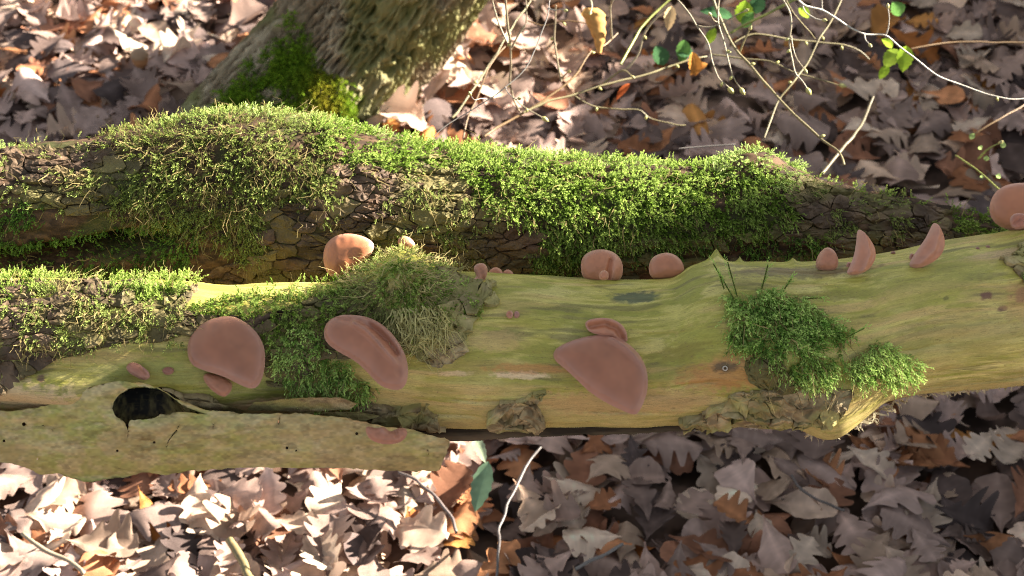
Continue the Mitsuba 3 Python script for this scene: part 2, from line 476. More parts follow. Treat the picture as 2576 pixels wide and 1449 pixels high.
def back_relief(px, phi):
    n = meshkit.fbm(np.stack([px / 210, np.cos(phi) * 1.7, np.sin(phi) * 1.7], -1), 4, seed=21) - 0.5
    g = meshkit.fbm(np.stack([px / 45, phi * 9, phi * 0], -1), 3, seed=22) - 0.5
    r = 0.010 * n + 0.005 * g
    r = r + 0.017 * g2(px, phi, 1905, -1.15, 95, 0.45) + 0.007 * g2(px, phi, 650, -1.3, 190, 0.6)
    # black slot on the left, with a mossy ledge below it
    line = 0.60 - 0.0006 * (px - 60)
    r = r - 0.050 * np.exp(-np.abs((phi - line) / 0.13) ** 4) * np.exp(-np.abs((px - 215) / 235) ** 6)
    r = r + 0.006 * np.exp(-((phi - line - 0.42) / 0.25) ** 2) / (1 + np.exp((px - 620) / 70))
    return r


BL = Log(
    top=[(-300, 395), (0, 372), (250, 345), (420, 315), (600, 300), (800, 312), (950, 332), (1150, 372), (1500, 402), (1750, 418), (2020, 446), (2200, 484), (2400, 528), (2600, 575), (2900, 640)],
    bot=[(-300, 745), (0, 740), (300, 735), (700, 740), (1200, 730), (1800, 715), (2200, 700), (2600, 720), (2900, 760)],
    depth=[(-300, 1.525), (0, 1.52), (1200, 1.51), (2000, 1.53), (2400, 1.58), (2900, 1.65)],
    relief=back_relief)
bl = tag('back_log', 'dark bark-covered log draped in bright moss, lying behind the bare log', 'log')
v, f, uv = BL.mesh(-300, 2880, 620, 230, 26)
put('back_log__trunk', v, f, 'under_bark', True)

# ------------------------------------------------------------------ where the moss grows (outlines on the two logs and on the tree)
MOSS_BACK = [
    ('straggly olive and green moss draped over the hump left on the back log', 1.0, 'mixed', [(240, 350), (420, 295), (560, 295), (640, 285), (760, 300), (830, 305), (850, 400), (860, 480), (800, 515), (720, 505), (690, 560), (700, 650), (640, 655), (560, 600), (440, 592), (300, 535), (330, 460), (420, 430), (280, 380)]),
    ('bright sunlit moss along the crest of the back log below the tree', 1.3, 'green', [(780, 300), (900, 305), (1000, 330), (1080, 360), (1200, 370), (1210, 400), (1120, 425), (1000, 440), (900, 425), (820, 400)]),
    ('broad deep green moss blanket hanging down the middle of the back log', 1.15, 'green', [(1120, 372), (1230, 370), (1350, 382), (1500, 402), (1620, 408), (1760, 418), (1800, 430), (1960, 470), (1985, 560), (1900, 605), (1740, 605), (1700, 625), (1560, 625), (1480, 655), (1380, 690), (1330, 640), (1370, 590), (1230, 545), (1180, 475)]),
    ('round bright moss cushion standing up on the right of the back log', 2.0, 'cushion', [(1765, 425), (1780, 405), (1850, 385), (1905, 380), (1975, 395), (2022, 425), (2015, 455), (1965, 490), (1880, 480), (1800, 470)]),
    ('dark moss low on the back log between the round ears', 0.7, 'dark', [(1330, 620), (1480, 640), (1700, 615), (1990, 590), (2080, 640), (1900, 665), (1730, 660), (1560, 660), (1450, 700), (1330, 700)]),
    ('dark green moss ledge under the black slot at the left', 1.1, 'dark', [(-60, 600), (100, 612), (200, 600), (330, 580), (450, 562), (540, 590), (510, 650), (390, 700), (200, 700), (-60, 700)]),
    ('small leafy moss tuft at the far left end of the back log crest', 1.2, 'cushion', [(-60, 380), (30, 372), (42, 385), (30, 410), (-60, 420)]),
    ('thin moss hanging above the black slot at the left edge', 0.8, 'dark', [(-60, 505), (80, 515), (180, 530), (210, 552), (110, 580), (0, 590), (-60, 590)]),
    ('thin strip of moss on the sloping right crest of the back log', 0.8, 'green', [(2020, 452), (2110, 470), (2240, 497), (2330, 520), (2340, 535), (2200, 500), (2060, 470)]),
    ('green moss tuft on the back log beside the ear at the right edge', 1.5, 'green', [(2375, 530), (2440, 545), (2500, 560), (2510, 610), (2430, 600), (2370, 580)]),
    ('little moss tuft on bare bark right of the mossy knob', 1.0, 'green', [(1095, 582), (1148, 582), (1152, 628), (1110, 615)]),
    ('little moss tuft on the back log above the smooth egg-shaped ear', 1.0, 'green', [(2005, 588), (2060, 602), (2052, 640), (2010, 625)]),
]
MOSS_BACK += [
    ('moss fringe tinted sunlit-pale on top of the hump left on the back log', 1.4, 'cushion', [(410, 310), (560, 302), (640, 298), (780, 308), (860, 318), (860, 335), (760, 330), (640, 322), (540, 325), (410, 335)]),  # paler tone puts the sunlight into the moss colour
    ('moss fringe tinted sunlit-pale on the crest in the middle of the back log', 1.4, 'cushion', [(800, 312), (950, 334), (1150, 374), (1350, 390), (1500, 404), (1760, 420), (1760, 436), (1500, 424), (1350, 412), (1150, 396), (950, 356), (860, 345)]),  # sunlit crest tips painted with the lighter moss tone
    ('sparse olive moss flecks on the bare bark in the middle of the back log', 0.62, 'mixed', [(820, 420), (1200, 430), (1240, 560), (1330, 640), (1200, 700), (900, 640), (760, 560)]),
    ('sparse moss flecks on the bark at the left end of the back log', 0.62, 'mixed', [(-60, 385), (240, 365), (300, 470), (260, 545), (100, 540), (-60, 520)]),
    ('sparse moss flecks on the furrowed bark at the right end of the back log', 0.60, 'mixed', [(2000, 460), (2200, 500), (2400, 550), (2380, 620), (2200, 640), (2050, 600)]),
]
MOSS_FRONT = [
    ('ragged moss scattered over the barky left end of the front log', 0.72, 'mixed', [(-60, 690), (90, 705), (250, 705), (350, 705), (500, 712), (515, 735), (480, 770), (560, 785), (485, 805), (480, 860), (350, 850), (250, 868), (190, 885), (130, 880), (70, 830), (-60, 770)]),
    ('moss band between the two big ears on the upper left', 0.95, 'green', [(500, 770), (640, 752), (800, 735), (880, 700), (905, 730), (880, 800), (800, 830), (705, 860), (665, 820), (560, 795)]),
    ('moss trailing below the folded ear on the left', 0.95, 'shaggy', [(700, 862), (800, 815), (830, 880), (900, 920), (955, 972), (905, 1000), (760, 985), (720, 930)]),
    ('yellowish straw-like moss on top of the knob behind the small ears', 1.1, 'straw', [(870, 700), (900, 690), (1000, 680), (1080, 685), (1150, 690), (1160, 705), (1080, 720), (1000, 710), (930, 730), (880, 735)]),
    ('fresh green moss on the right flank of the knob', 1.1, 'green', [(985, 712), (1100, 705), (1205, 735), (1210, 785), (1110, 800), (1000, 790), (960, 760)]),
    ('moss cushion on the bare log right of the centre, shaggy and thick', 2.0, 'shaggy', [(1808, 750), (1850, 765), (1900, 738), (1990, 760), (2040, 795), (2100, 830), (2075, 870), (2055, 935), (1990, 940), (1900, 895), (1815, 865)]),
    ('smaller moss tuft right of the thick cushion on the bare log', 1.4, 'shaggy', [(2085, 905), (2165, 855), (2230, 885), (2280, 905), (2278, 938), (2180, 948), (2105, 938)]),
    ('moss tuft on bark at the right edge of the front log', 1.4, 'shaggy', [(2515, 690), (2560, 650), (2660, 610), (2700, 660), (2660, 712), (2550, 708)]),
]
blocked_back = shapely.union_all([Polygon(m[3]).buffer(-12) for m in MOSS_BACK if m[1] > 0.65])
MOSS_FRONT += [
    ('fluffy light moss on the crest of the front log at far left', 1.3, 'green', [(-60, 700), (90, 702), (170, 706), (160, 730), (60, 745), (-60, 735)]),
    ('fluffy light moss heap on the crest left of the large round ear', 1.5, 'green', [(290, 705), (380, 700), (480, 708), (510, 722), (470, 750), (400, 760), (310, 740)]),
    ('straw and green moss over the front of the knob', 1.25, 'straw', [(890, 720), (960, 690), (1060, 690), (1130, 705), (1110, 740), (1060, 760), (1000, 760), (940, 760)]),
    ('fresh green sprigs growing through the dry beard below the knob', 0.7, 'green', [(1010, 790), (1110, 785), (1170, 830), (1140, 885), (1060, 880), (1000, 840)]),
    ('moss between the knob and the folded ear', 1.0, 'mixed', [(880, 740), (950, 750), (1000, 770), (990, 830), (940, 800), (880, 800)]),
]
blocked_front = shapely.union_all([Polygon(m[3]).buffer(-14) for m in MOSS_FRONT[5:]])


# ------------------------------------------------------------------ bark plates, each a piece of its own
def plates(log, holder, word, region, cell, aspect, thick, bsdf, seed, blocked=None, gap=3.0, most=300, lift=0.0):
    r = np.random.default_rng(seed)
    x0, y0, x1, y1 = region.bounds
    cw, ch = cell * aspect, cell
    nx, ny = int((x1 - x0) / cw) + 4, int((y1 - y0) / ch) + 4
    gx, gy = np.meshgrid(np.arange(-2, nx), np.arange(-2, ny))
    sx = x0 + (gx + 0.5 * (gy % 2) + r.uniform(-0.48, 0.48, gx.shape)) * cw
    sy = y0 + (gy + r.uniform(-0.46, 0.46, gx.shape)) * ch
    vor = Voronoi(np.stack([sx.ravel() / aspect, sy.ravel()], 1))
    cells = []
    for reg in vor.point_region:
        idx = vor.regions[reg]
        if len(idx) < 4 or -1 in idx:
            continue
        poly = Polygon(vor.vertices[idx] * [aspect, 1]).intersection(region)
        if poly.is_empty or poly.geom_type != 'Polygon' or poly.area < 0.12 * cw * ch:
            continue
        poly = poly.buffer(-gap, join_style=1)
        if poly.is_empty or poly.geom_type != 'Polygon' or poly.area < 0.06 * cw * ch:
            continue
        if blocked is not None and blocked.contains(poly.centroid):
            continue
        cells.append(poly)
    # some neighbours stay grown together
    merged, used = [], set()
    tree = shapely.STRtree(cells) if cells else None
    for a, poly in enumerate(cells):
        if a in used:
            continue
        if r.random() < (0.52 if bsdf == 'bark' else 0.75):
            near = [b for b in tree.query(poly.buffer(gap * 2.5)) if b != a and b not in used and b > a]
            if near:
                b = near[int(r.integers(len(near)))]
                u = shapely.union_all([poly.buffer(gap * 1.2), cells[b].buffer(gap * 1.2)]).buffer(-gap * 1.2)
                if u.geom_type == 'Polygon' and u.area > 0.80 * u.convex_hull.area:
                    poly = u
                    used.add(b)
        merged.append(poly)
    cells = merged

    def warp(q):
        z = np.zeros(len(q))
        out = q.copy()
        for sc, am in ((1.3, 0.30), (0.34, 0.10)) if bsdf == 'bark' else ((1.1, 0.42), (0.30, 0.20)):
            for ax in (0, 1):
                out[:, ax] += am * (cw, ch)[ax] * 2 * (meshkit.noise(np.stack([q[:, 0] / (sc * cw), q[:, 1] / (sc * ch), z + 7 * ax + sc], 1), seed=seed) - 0.5)
        return out

    cells.sort(key=lambda p: -p.area)
    n = 0
    for poly in cells[:most]:
        k = 18
        rim = np.array([poly.exterior.interpolate(t / k, normalized=True).coords[0] for t in range(k)])
        c = np.array(poly.centroid.coords[0])
        rim = warp(rim) + r.normal(0, 0.018 * cell, rim.shape) * [1.8, 1.0]
        c = warp(c[None])[0]
        h = thick * r.uniform(0.3, 1.5)
        tilt = r.normal(0, 0.45, 2) * thick
        rows = []
        for s, hh in ((1.03, -0.004), (0.985, 0.80), (0.62, 1.0)) if bsdf == 'bark' else ((0.99, -0.004), (1.0, 0.95), (0.66, 0.75)):
            q = c + (rim - c) * s
            if s < 0.9:
                q = q + r.normal(0, 0.06 * cell, q.shape)
            d = (q - c) / [cw, ch]
            ht = (-0.004 if hh < 0 else hh * h + d @ tilt * (1 if bsdf == 'bark' else 1.5) + r.normal(0, (0.20 if bsdf == 'bark' else 0.24) * thick, k)) + lift
            rows.append(log.pt(q[:, 0], log.phi(q[:, 0], q[:, 1]), ht))
        cen = log.pt(c[0], log.phi(c[0], c[1]), h * (r.uniform(0.8, 1.15) if bsdf == 'bark' else r.uniform(0.6, 0.9)) + lift)[None]
        v = np.vstack(rows + [cen])
        a = np.arange(k)
        b = (a + 1) % k
        f = np.vstack([np.vstack([np.stack([o + a, o + k + a, o + b], 1), np.stack([o + b, o + k + a, o + k + b], 1)]) for o in (0, k)] + [np.stack([2 * k + a, np.full(k, 3 * k), 2 * k + b], 1)])
        put(numbered(f'{holder}__{word}'), v, f, bsdf, False, uv=np.tile(r.random(2), (len(v), 1)))
        n += 1
    return n


back_region = Polygon([(-40, 395), (300, 365), (600, 330), (820, 340), (1150, 392), (1500, 420), (1800, 440), (2030, 465), (2200, 500), (2400, 545), (2560, 585), (2560, 640), (2100, 680), (1800, 690), (1200, 715), (860, 722), (520, 722), (520, 690), (700, 620), (560, 560), (420, 530), (200, 555), (-40, 560)])
n_back = plates(BL, 'back_log', 'bark_plate', back_region, 22, 2.4, 0.0030, 'bark', 31, blocked_back, gap=1.0, most=290)
# bark left on the front log
left_bark = Polygon([(-40, 712), (250, 705), (480, 716), (520, 735), (470, 790), (680, 800), (820, 740), (960, 720), (1000, 800), (960, 900), (830, 900), (790, 960), (690, 960), (660, 840), (480, 850), (330, 862), (190, 895), (60, 960), (-40, 965)])
plates(FL, 'front_log', 'bark_plate', left_bark, 26, 2.1, 0.0030, 'bark', 32, None, gap=0.9, most=120)
knob_bark = Polygon([(1080, 705), (1200, 708), (1248, 722), (1256, 768), (1205, 790), (1180, 850), (1192, 898), (1100, 905), (1010, 880), (1000, 815), (1060, 790), (1090, 740)])
plates(FL, 'front_log', 'bark_flake', knob_bark, 34, 1.9, 0.0028, 'flake', 33, None, gap=0.5, most=40, lift=0.002)
for k, (pts, cell, asp) in enumerate([
    ([(880, 1018), (960, 1010), (1080, 1015), (1100, 1045), (1130, 1072), (1120, 1080), (1000, 1085), (925, 1066), (880, 1045)], 21, 2.0),
    ([(1250, 990), (1340, 985), (1380, 975), (1368, 1000), (1375, 1065), (1330, 1068), (1240, 1060), (1238, 1035)], 27, 1.7),
    ([(455, 970), (520, 985), (600, 1000), (612, 1032), (520, 1030), (450, 1005)], 22, 2.0),
    ([(1700, 1050), (1800, 985), (1880, 960), (1990, 955), (2060, 950), (2120, 962), (2110, 1000), (2060, 1020), (1960, 1050), (1880, 1066), (1760, 1074), (1705, 1070)], 25, 2.1),
    ([(1850, 890), (1920, 900), (2000, 950), (1940, 965), (1850, 940)], 30, 1.6),
    ([(2490, 640), (2540, 620), (2640, 600), (2660, 700), (2530, 712), (2505, 680)], 36, 1.7),
]):
    plates(FL, 'front_log', 'bark_flake', Polygon(pts), cell, asp, 0.0034, 'flake' if k != 4 else 'bark', 40 + k, None, gap=0.4, most=40, lift=0.001)

# ------------------------------------------------------------------ split shell, inner strips, rims of the front log
shell_top = [(-120, 1030), (20, 1035), (110, 1022), (190, 985), (250, 968), (300, 958), (345, 962), (400, 975), (445, 1005), (520, 1030), (620, 1040), (760, 1040), (880, 1052), (960, 1072), (1040, 1082), (1100, 1100), (1136, 1108)]
shell_end = [(1124, 1132), (1128, 1140), (1112, 1160), (1106, 1184)]
shell_bot = [(1040, 1186), (960, 1184), (880, 1178), (800, 1178), (640, 1176), (540, 1180), (470, 1186), (420, 1196), (360, 1188), (310, 1202), (262, 1206), (232, 1216), (205, 1210), (175, 1200), (140, 1190), (108, 1196), (70, 1178), (30, 1166), (-120, 1150)]
hole = Polygon([(283, 1030), (286, 1012), (300, 992), (318, 984), (330, 975), (352, 972), (372, 976), (396, 978), (418, 990), (440, 1006), (462, 1022), (500, 1036), (520, 1042), (470, 1037), (436, 1036), (420, 1044), (404, 1040), (390, 1051), (360, 1052), (346, 1056), (327, 1055), (323, 1068), (321, 1082), (316, 1066), (306, 1054), (294, 1050), (288, 1042)])
bore = [Point(x, y).buffer(r, 5) for x, y, r in ((60, 1067, 5), (10, 1109, 3.4), (388, 1113, 3.4), (295, 1134, 3.2), (722, 1127, 3.4), (745, 1134, 2.6), (94, 1155, 2.0), (897, 1091, 3.8))]
rag = np.random.default_rng(2)
out = np.array(shell_top + shell_end + shell_bot, float)
shell_poly = Polygon(out)
dense = ring(shell_poly, 9)
dense += rag.normal(0, 1.3, dense.shape)
shell_poly = Polygon(dense).buffer(0).difference(shapely.union_all([hole, *bore, *[LineString(c).buffer(w) for c, w in (([(453, 1063), (446, 1080), (424, 1108), (418, 1128)], 0.9), ([(321, 1070), (323, 1085), (320, 1112)], 0.8), ([(1074, 1106), (1076, 1130), (1079, 1160)], 0.7), ([(705, 1045), (700, 1062), (704, 1075)], 0.7), ([(98, 1066), (130, 1080), (136, 1086)], 0.7), ([(536, 1064), (536, 1086)], 0.6))]]))


def shell_depth(px, py):
    R, cy = 250.0, 945.0
    off = np.clip((py - cy) / R, -0.97, 0.985)
    base = 1.393 + 0.018 * np.clip((300 - px) / 350, 0, 1) + 0.010 * np.clip((px - 500) / 600, 0, 1)
    w = meshkit.fbm(np.stack([px / 150, py / 60, py * 0], -1), 3, seed=41) - 0.5
    lip = np.exp(-((np.hypot((px - 365) / 1.6, py - 1018) - 62) / 16) ** 2)
    return base - 0.070 * np.sqrt(1 - off ** 2) + 0.011 * w - 0.003 * lip


p, tri, nb, dist = fill(shell_poly, 8.5, 3)
d = shell_depth(p[:, 0], p[:, 1]) + 0.0016 * np.exp(-dist / 3.0)
thick = 0.0035 + 0.0035 * np.clip(dist / 30, 0, 1)
v, f = two_sided(P(p[:, 0], p[:, 1], d), P(p[:, 0], p[:, 1], d + thick), tri, p)
put('front_log__split_shell', v, f, 'shell_wood', True, uv=np.vstack([p, p]) / 1000)
labels['front_log__split_shell'] = {'label': 'hanging shell of greenish wood with a dark hollow and beetle holes'}


def slab(key, poly, depth, thick, bsdf, spacing=8, seed=1, jag=1.0):
    q = ring(poly, spacing)
    q = q + np.random.default_rng(seed).normal(0, jag, q.shape)
    poly = Polygon(q).buffer(0)
    poly = poly if poly.geom_type == 'Polygon' else max(poly.geoms, key=lambda g: g.area)
    p, tri, nb, dist = fill(poly, spacing, seed)
    d = depth(p[:, 0], p[:, 1])
    t = thick * np.clip(0.35 + dist / 14, 0, 1)
    v, f = two_sided(P(p[:, 0], p[:, 1], d), P(p[:, 0], p[:, 1], d + t), tri, p)
    put(key, v, f, bsdf, 40)


def slow(seed, amp=0.004):
    return lambda x, y: amp * (meshkit.fbm(np.stack([x / 90, y / 25, y * 0 + seed], -1), 3, seed=seed) - 0.5)


slab('front_log__inner_strip', Polygon([(1020, 1072), (1200, 1070), (1500, 1066), (1720, 1066), (1900, 1060), (1960, 1062), (1900, 1072), (1720, 1084), (1600, 1092), (1450, 1096), (1300, 1100), (1180, 1110), (1040, 1108)]),
     lambda x, y: 1.378 + 0.00012 * np.abs(y - 1095) + slow(51)(x, y), 0.012, 'core', 9, 51, 1.2)
slab('front_log__dark_backing', Polygon([(-110, 1060), (200, 1062), (280, 1066), (460, 1066), (800, 1062), (1010, 1085), (1010, 1160), (800, 1160), (400, 1165), (-110, 1128)]),
     lambda x, y: shell_depth(x, y) + 0.016, 0.008, 'core', 12, 57, 1.0)  # added dark sheet behind the shell, so its bore holes read black
labels['front_log__inner_strip'] = {'label': 'dark rotten strip of wood along the split'}
for k, (pts, dz, mat) in enumerate([
    ([(640, 1012), (760, 1000), (860, 1000), (900, 1016), (880, 1030), (760, 1036), (620, 1032)], -0.004, 'bare_wood'),
    ([(900, 1036), (960, 1046), (920, 1060), (860, 1056), (760, 1046), (720, 1036)], -0.001, 'shell_wood'),
    ([(470, 1006), (560, 1016), (615, 1034), (600, 1044), (520, 1030), (462, 1016)], -0.004, 'flake'),
]):
    slab(numbered('front_log__splinter'), Polygon(pts), (lambda dz: lambda x, y: 1.334 + dz + 0.0004 * np.maximum(y - 1000, 0) + slow(60 + k)(x, y))(dz), 0.004, 'flake' if mat != 'shell_wood' else mat, 7, 60 + k, 0.8)

# loose thin peel along the lower right edge, catching the sun from behind
fibs = []
r = np.random.default_rng(77)
edge_pts = [(2010, 1066), (2045, 1088), (2080, 1092), (2110, 1078), (2140, 1072), (2180, 1056), (2220, 1030), (2260, 1008), (2300, 996), (2400, 988), (2500, 976), (2600, 964)]
edge = LineString(edge_pts)
for k in range(260):
    t = r.uniform(0, 1) ** 1.2 * 0.95
    x, y = edge.interpolate(t, normalized=True).coords[0]
    y += r.normal(-3, 3.0)
    a = P(x, y, float(FL.depth(x)) - 0.008 + r.uniform(-0.006, 0.006))
    ln = r.uniform(0.0015, 0.0055) * (1.4 if x < 2260 else 0.7)
    d1 = unit(RIGHT * r.normal(0.3, 0.8) - UP * r.uniform(0.1, 0.9) + FWD * r.normal(0, 0.5))
    d2 = unit(d1 + 0.9 * r.normal(0, 1, 3))
    w = unit(np.cross(d1, r.normal(0, 1, 3))) * r.uniform(0.0003, 0.0012)
    b, c = a + d1 * ln, a + d1 * ln + d2 * ln * 0.7
    fibs.append((np.array([a - w, a + w, b - w, b + w, c]), np.array([[0, 1, 2], [1, 3, 2], [2, 3, 4]]), np.array([0.62, 0.55, 0.38]) * r.uniform(0.7, 1.15)))
v, f, c = join(fibs)
put('front_log__fibre_fringe', v, f, 'fibre', False, c)
labels['front_log__fibre_fringe'] = {'label': 'ragged pale fibres along the sunlit lower edge', 'kind': 'stuff'}

# knot hole with its pale rim, little brown warts
def lathe_ring(center, normal, R, rr, bump=1.0):
    n = unit(np.asarray(normal, float)); a = unit(np.cross(n, RIGHT + 0.01)); b = np.cross(n, a)
    m = trimesh.creation.torus(R, rr, major_sections=18, minor_sections=8)
    return np.asarray(m.vertices) @ np.stack([a, b, n]) + center, np.asarray(m.faces)


def on_front(px, py, h=0.0):
    ph = FL.phi(px, py)
    return FL.pt(px, ph, h), FL.normal(np.array(px, float), ph)


o, n = on_front(1800, 915, 0.001)
v, f = lathe_ring(o, n, 0.0015, 0.0005)
put('front_log__knot_ring', v, f, 'twig_bark', True, np.full((len(v), 3), 0.42) * [1, 0.92, 0.75])
labels['front_log__knot_ring'] = {'label': 'small pale ring round a dark bore hole'}
v, f = blob(o - n * 0.004, n, 0.0050, 0.0013, 6, 10)
put('front_log__knot_core', v, f, 'core', True)

# ------------------------------------------------------------------ moss shoots
TONES = {
    'green': [(0.075, 0.135, 0.018), (0.16, 0.25, 0.036), (0.31, 0.41, 0.10)],
    'cushion': [(0.15, 0.25, 0.04), (0.27, 0.39, 0.09), (0.40, 0.50, 0.18)],
    'dark': [(0.035, 0.085, 0.016), (0.075, 0.165, 0.03), (0.16, 0.29, 0.06)],
    'mixed': [(0.19, 0.165, 0.06), (0.15, 0.20, 0.042), (0.28, 0.34, 0.10)],
    'straw': [(0.50, 0.43, 0.20), (0.45, 0.43, 0.15), (0.36, 0.45, 0.13)],
    'shaggy': [(0.10, 0.20, 0.04), (0.22, 0.37, 0.075), (0.42, 0.56, 0.17)],
    'trunk': [(0.07, 0.14, 0.012), (0.14, 0.24, 0.02), (0.28, 0.34, 0.03)],
}


def shoots(base, d, L, col, droop, r, leaflets=10, slim=0.34):
    """Feathery shoots: leaflets set round a bent stem; all of them as one (vertices, faces, colours)."""
    n = len(base)
    a = unit(np.cross(d, r.normal(0, 1, (n, 3))))
    b = np.cross(d, a)
    vs, cs = [], []
    ph0 = r.uniform(0, 6.28, n)
    for k in range(leaflets):
        t = (k + 0.6) / leaflets
        ph = ph0 + k * 2.4
        rad = np.cos(ph)[:, None] * a + np.sin(ph)[:, None] * b
        o = base + d * (L * t)[:, None] + droop * (L * t * t)[:, None]
        ax = unit(d + 2 * t * droop)
        spread = 0.95 - 0.55 * t
        dirn = unit(ax * (0.55 + 0.5 * t) + rad * spread + 0.18 * r.normal(0, 1, (n, 3)))
        ll = L * (0.46 - 0.20 * t) * r.uniform(0.75, 1.2, n)
        side = unit(np.cross(dirn, rad + 1e-3)) * (ll * slim * 0.5)[:, None]
        mid = o + dirn * (ll * 0.45)[:, None]
        vs.append(np.stack([o, mid + side, o + dirn * ll[:, None] - 0.12 * ll[:, None] * rad, mid - side], 1))
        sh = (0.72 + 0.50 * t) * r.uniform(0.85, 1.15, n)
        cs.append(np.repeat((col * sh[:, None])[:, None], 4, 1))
    v = np.stack(vs, 1).reshape(-1, 3)
    c = np.stack(cs, 1).reshape(-1, 3)
    o = np.arange(len(v) // 4)[:, None] * 4
    f = np.vstack([o + [[0, 1, 2]], o + [[0, 2, 3]]])
    return v, f, np.clip(c, 0, 0.9)


def strands(base, d, L, col, droop, r, width=0.00055):
    """Thin bent threads of old moss."""
    n, K = len(base), 5
    side = unit(np.cross(d, r.normal(0, 1, (n, 3)))) * width
    wob = r.normal(0, 0.22, (n, K, 3))
    vs = []
    for k in range(K):
        t = k / (K - 1)
        o = base + d * (L * t)[:, None] + droop * (L * t * t)[:, None] + wob[:, k] * (L * t)[:, None]
        w = side * (1 - 0.8 * t)
        vs += [o - w, o + w]
    v = np.stack(vs, 1)
    f = np.vstack([np.arange(n)[:, None] * 2 * K + np.array(x) + 2 * k for k in range(K - 1) for x in ([[0, 1, 3]], [[0, 3, 2]])])
    return v.reshape(-1, 3), f, np.repeat(col * r.uniform(0.75, 1.25, (n, 1)), 2 * K, 0)


def sample(poly, n, r):
    x0, y0, x1, y1 = poly.bounds
    q = r.uniform([x0, y0], [x1, y1], (int(n * 1.2 * (x1 - x0) * (y1 - y0) / poly.area) + 40, 2))
    return q[shapely.contains(poly, shapely.points(q))][:n]


def grow(log, poly, density, tone, seed, gravity=0.45, px_per=29.0):
    """Moss over an outline on the log: shoots for the leafy kinds, threads mixed in for the straggly ones."""
    r = np.random.default_rng(seed)
    n = int(poly.area / px_per * min(density, 1.5))
    wide = poly.buffer(7)
    q = sample(wide, n, r)
    clump = meshkit.fbm(np.stack([q[:, 0] / 40, q[:, 1] / 26, q[:, 0] * 0], 1), 3, seed=seed)
    keep = clump > (0.30 if density >= 0.9 else 0.46 if density >= 0.65 else 0.62)
    q, clump = q[keep], clump[keep]
    # ragged edges
    dist = shapely.distance(poly.boundary, shapely.points(q)) * np.where(shapely.contains(poly, shapely.points(q)), 1, -1)
    keep = dist > r.exponential(6, len(q)) - 7
    q, clump = q[keep], clump[keep]
    ph = log.phi(q[:, 0], q[:, 1])
    # past the crest too, so that the moss rounds the log
    crest = (q[:, 1] < log.top(q[:, 0]) + 24) & (r.random(len(q)) < 0.6)
    ph = np.where(crest, ph - r.uniform(0, 0.55, len(q)), ph)
    nrm = log.normal(q[:, 0], ph)
    thick = 0.0045 * density
    lump = np.clip((clump - 0.42) * 3.2, -0.4, 1.2)
    base = log.pt(q[:, 0], ph, 0.0) + nrm * (thick * (0.15 + 0.5 * lump) * r.uniform(0.2, 1.0, len(q)))[:, None]
    down = np.array([0, 0, -1.0])
    tang = unit(down - nrm * (nrm @ down)[:, None])
    d = unit(nrm * r.uniform(0.35, 1.0, (len(q), 1)) + tang * gravity * r.uniform(0.2, 1.3, (len(q), 1)) + r.normal(0, 0.42, (len(q), 3)))
    L = r.uniform(0.0040, 0.0078, len(q)) * {'cushion': 0.8, 'dark': 0.85, 'shaggy': 1.3, 'trunk': 1.5, 'straw': 1.1}.get(tone, 1.0)
    tones = np.array(TONES[tone])
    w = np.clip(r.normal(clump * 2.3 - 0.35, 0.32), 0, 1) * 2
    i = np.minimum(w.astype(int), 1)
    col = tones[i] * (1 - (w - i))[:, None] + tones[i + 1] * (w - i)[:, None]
    col = col * r.uniform(0.75, 1.25, (len(q), 1))
    stringy = {'mixed': 0.20, 'straw': 0.38, 'shaggy': 0.08, 'green': 0.04, 'dark': 0.05}.get(tone, 0.0)
    brown = meshkit.fbm(np.stack([q[:, 0] / 70, q[:, 1] / 45, q[:, 0] * 0 + 5], 1), 2, seed=seed + 1)
    s = r.random(len(q)) < stringy * np.clip((brown - 0.3) * 5, 0.1, 1.5)
    droop = tang * 0.35 + r.normal(0, 0.12, (len(q), 3))
    parts = []
    if (~s).any():
        parts.append(shoots(base[~s], d[~s], L[~s], col[~s], droop[~s], r, slim=0.52 if tone in ('green', 'cushion', 'dark') else 0.40))
    if s.any():
        sc = (np.array([0.48, 0.40, 0.19]) if tone == 'straw' else np.array([0.26, 0.21, 0.095])) * r.uniform(0.6, 1.3, (s.sum(), 1))
        dd = unit(tang[s] * 0.9 + nrm[s] * 0.35 + r.normal(0, 0.35, (s.sum(), 3)))
        parts.append(strands(base[s] + nrm[s] * 0.002, dd, L[s] * r.uniform(1.4, 2.6, s.sum()), sc, droop[s] * 0.8, r))
    return join(parts)


def moss_object(label, parts):
    key = numbered('moss_patch')
    v, f, c = join(parts)
    put(key, v, f, 'moss_leaf', False, c)
    tag(key, label, 'moss', kind='stuff')


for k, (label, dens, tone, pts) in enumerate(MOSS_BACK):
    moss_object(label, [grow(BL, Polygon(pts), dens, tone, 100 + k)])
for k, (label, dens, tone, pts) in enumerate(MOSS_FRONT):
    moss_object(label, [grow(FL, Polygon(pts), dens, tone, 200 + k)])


def threads_from(poly, n, seed, L, col, push=0.004, fan=0.25):
    r = np.random.default_rng(seed)
    q = sample(poly, n, r)
    ph = FL.phi(q[:, 0], q[:, 1])
    nrm = FL.normal(q[:, 0], ph)
    tang = unit(np.array([0, 0, -1.0]) - nrm * nrm[:, 2:] * -1)
    d = unit(tang * 0.9 + nrm * 0.25 + RIGHT * r.normal(0, fan, (len(q), 1)) + r.normal(0, 0.12, (len(q), 3)))
    b = FL.pt(q[:, 0], ph, push * 1.0) + nrm * r.uniform(0, 0.003, (len(q), 1))
    return strands(b, d, r.uniform(*L, len(q)), np.array(col) * r.uniform(0.8, 1.2, (len(q), 1)), tang * 0.15, r, 0.0006)


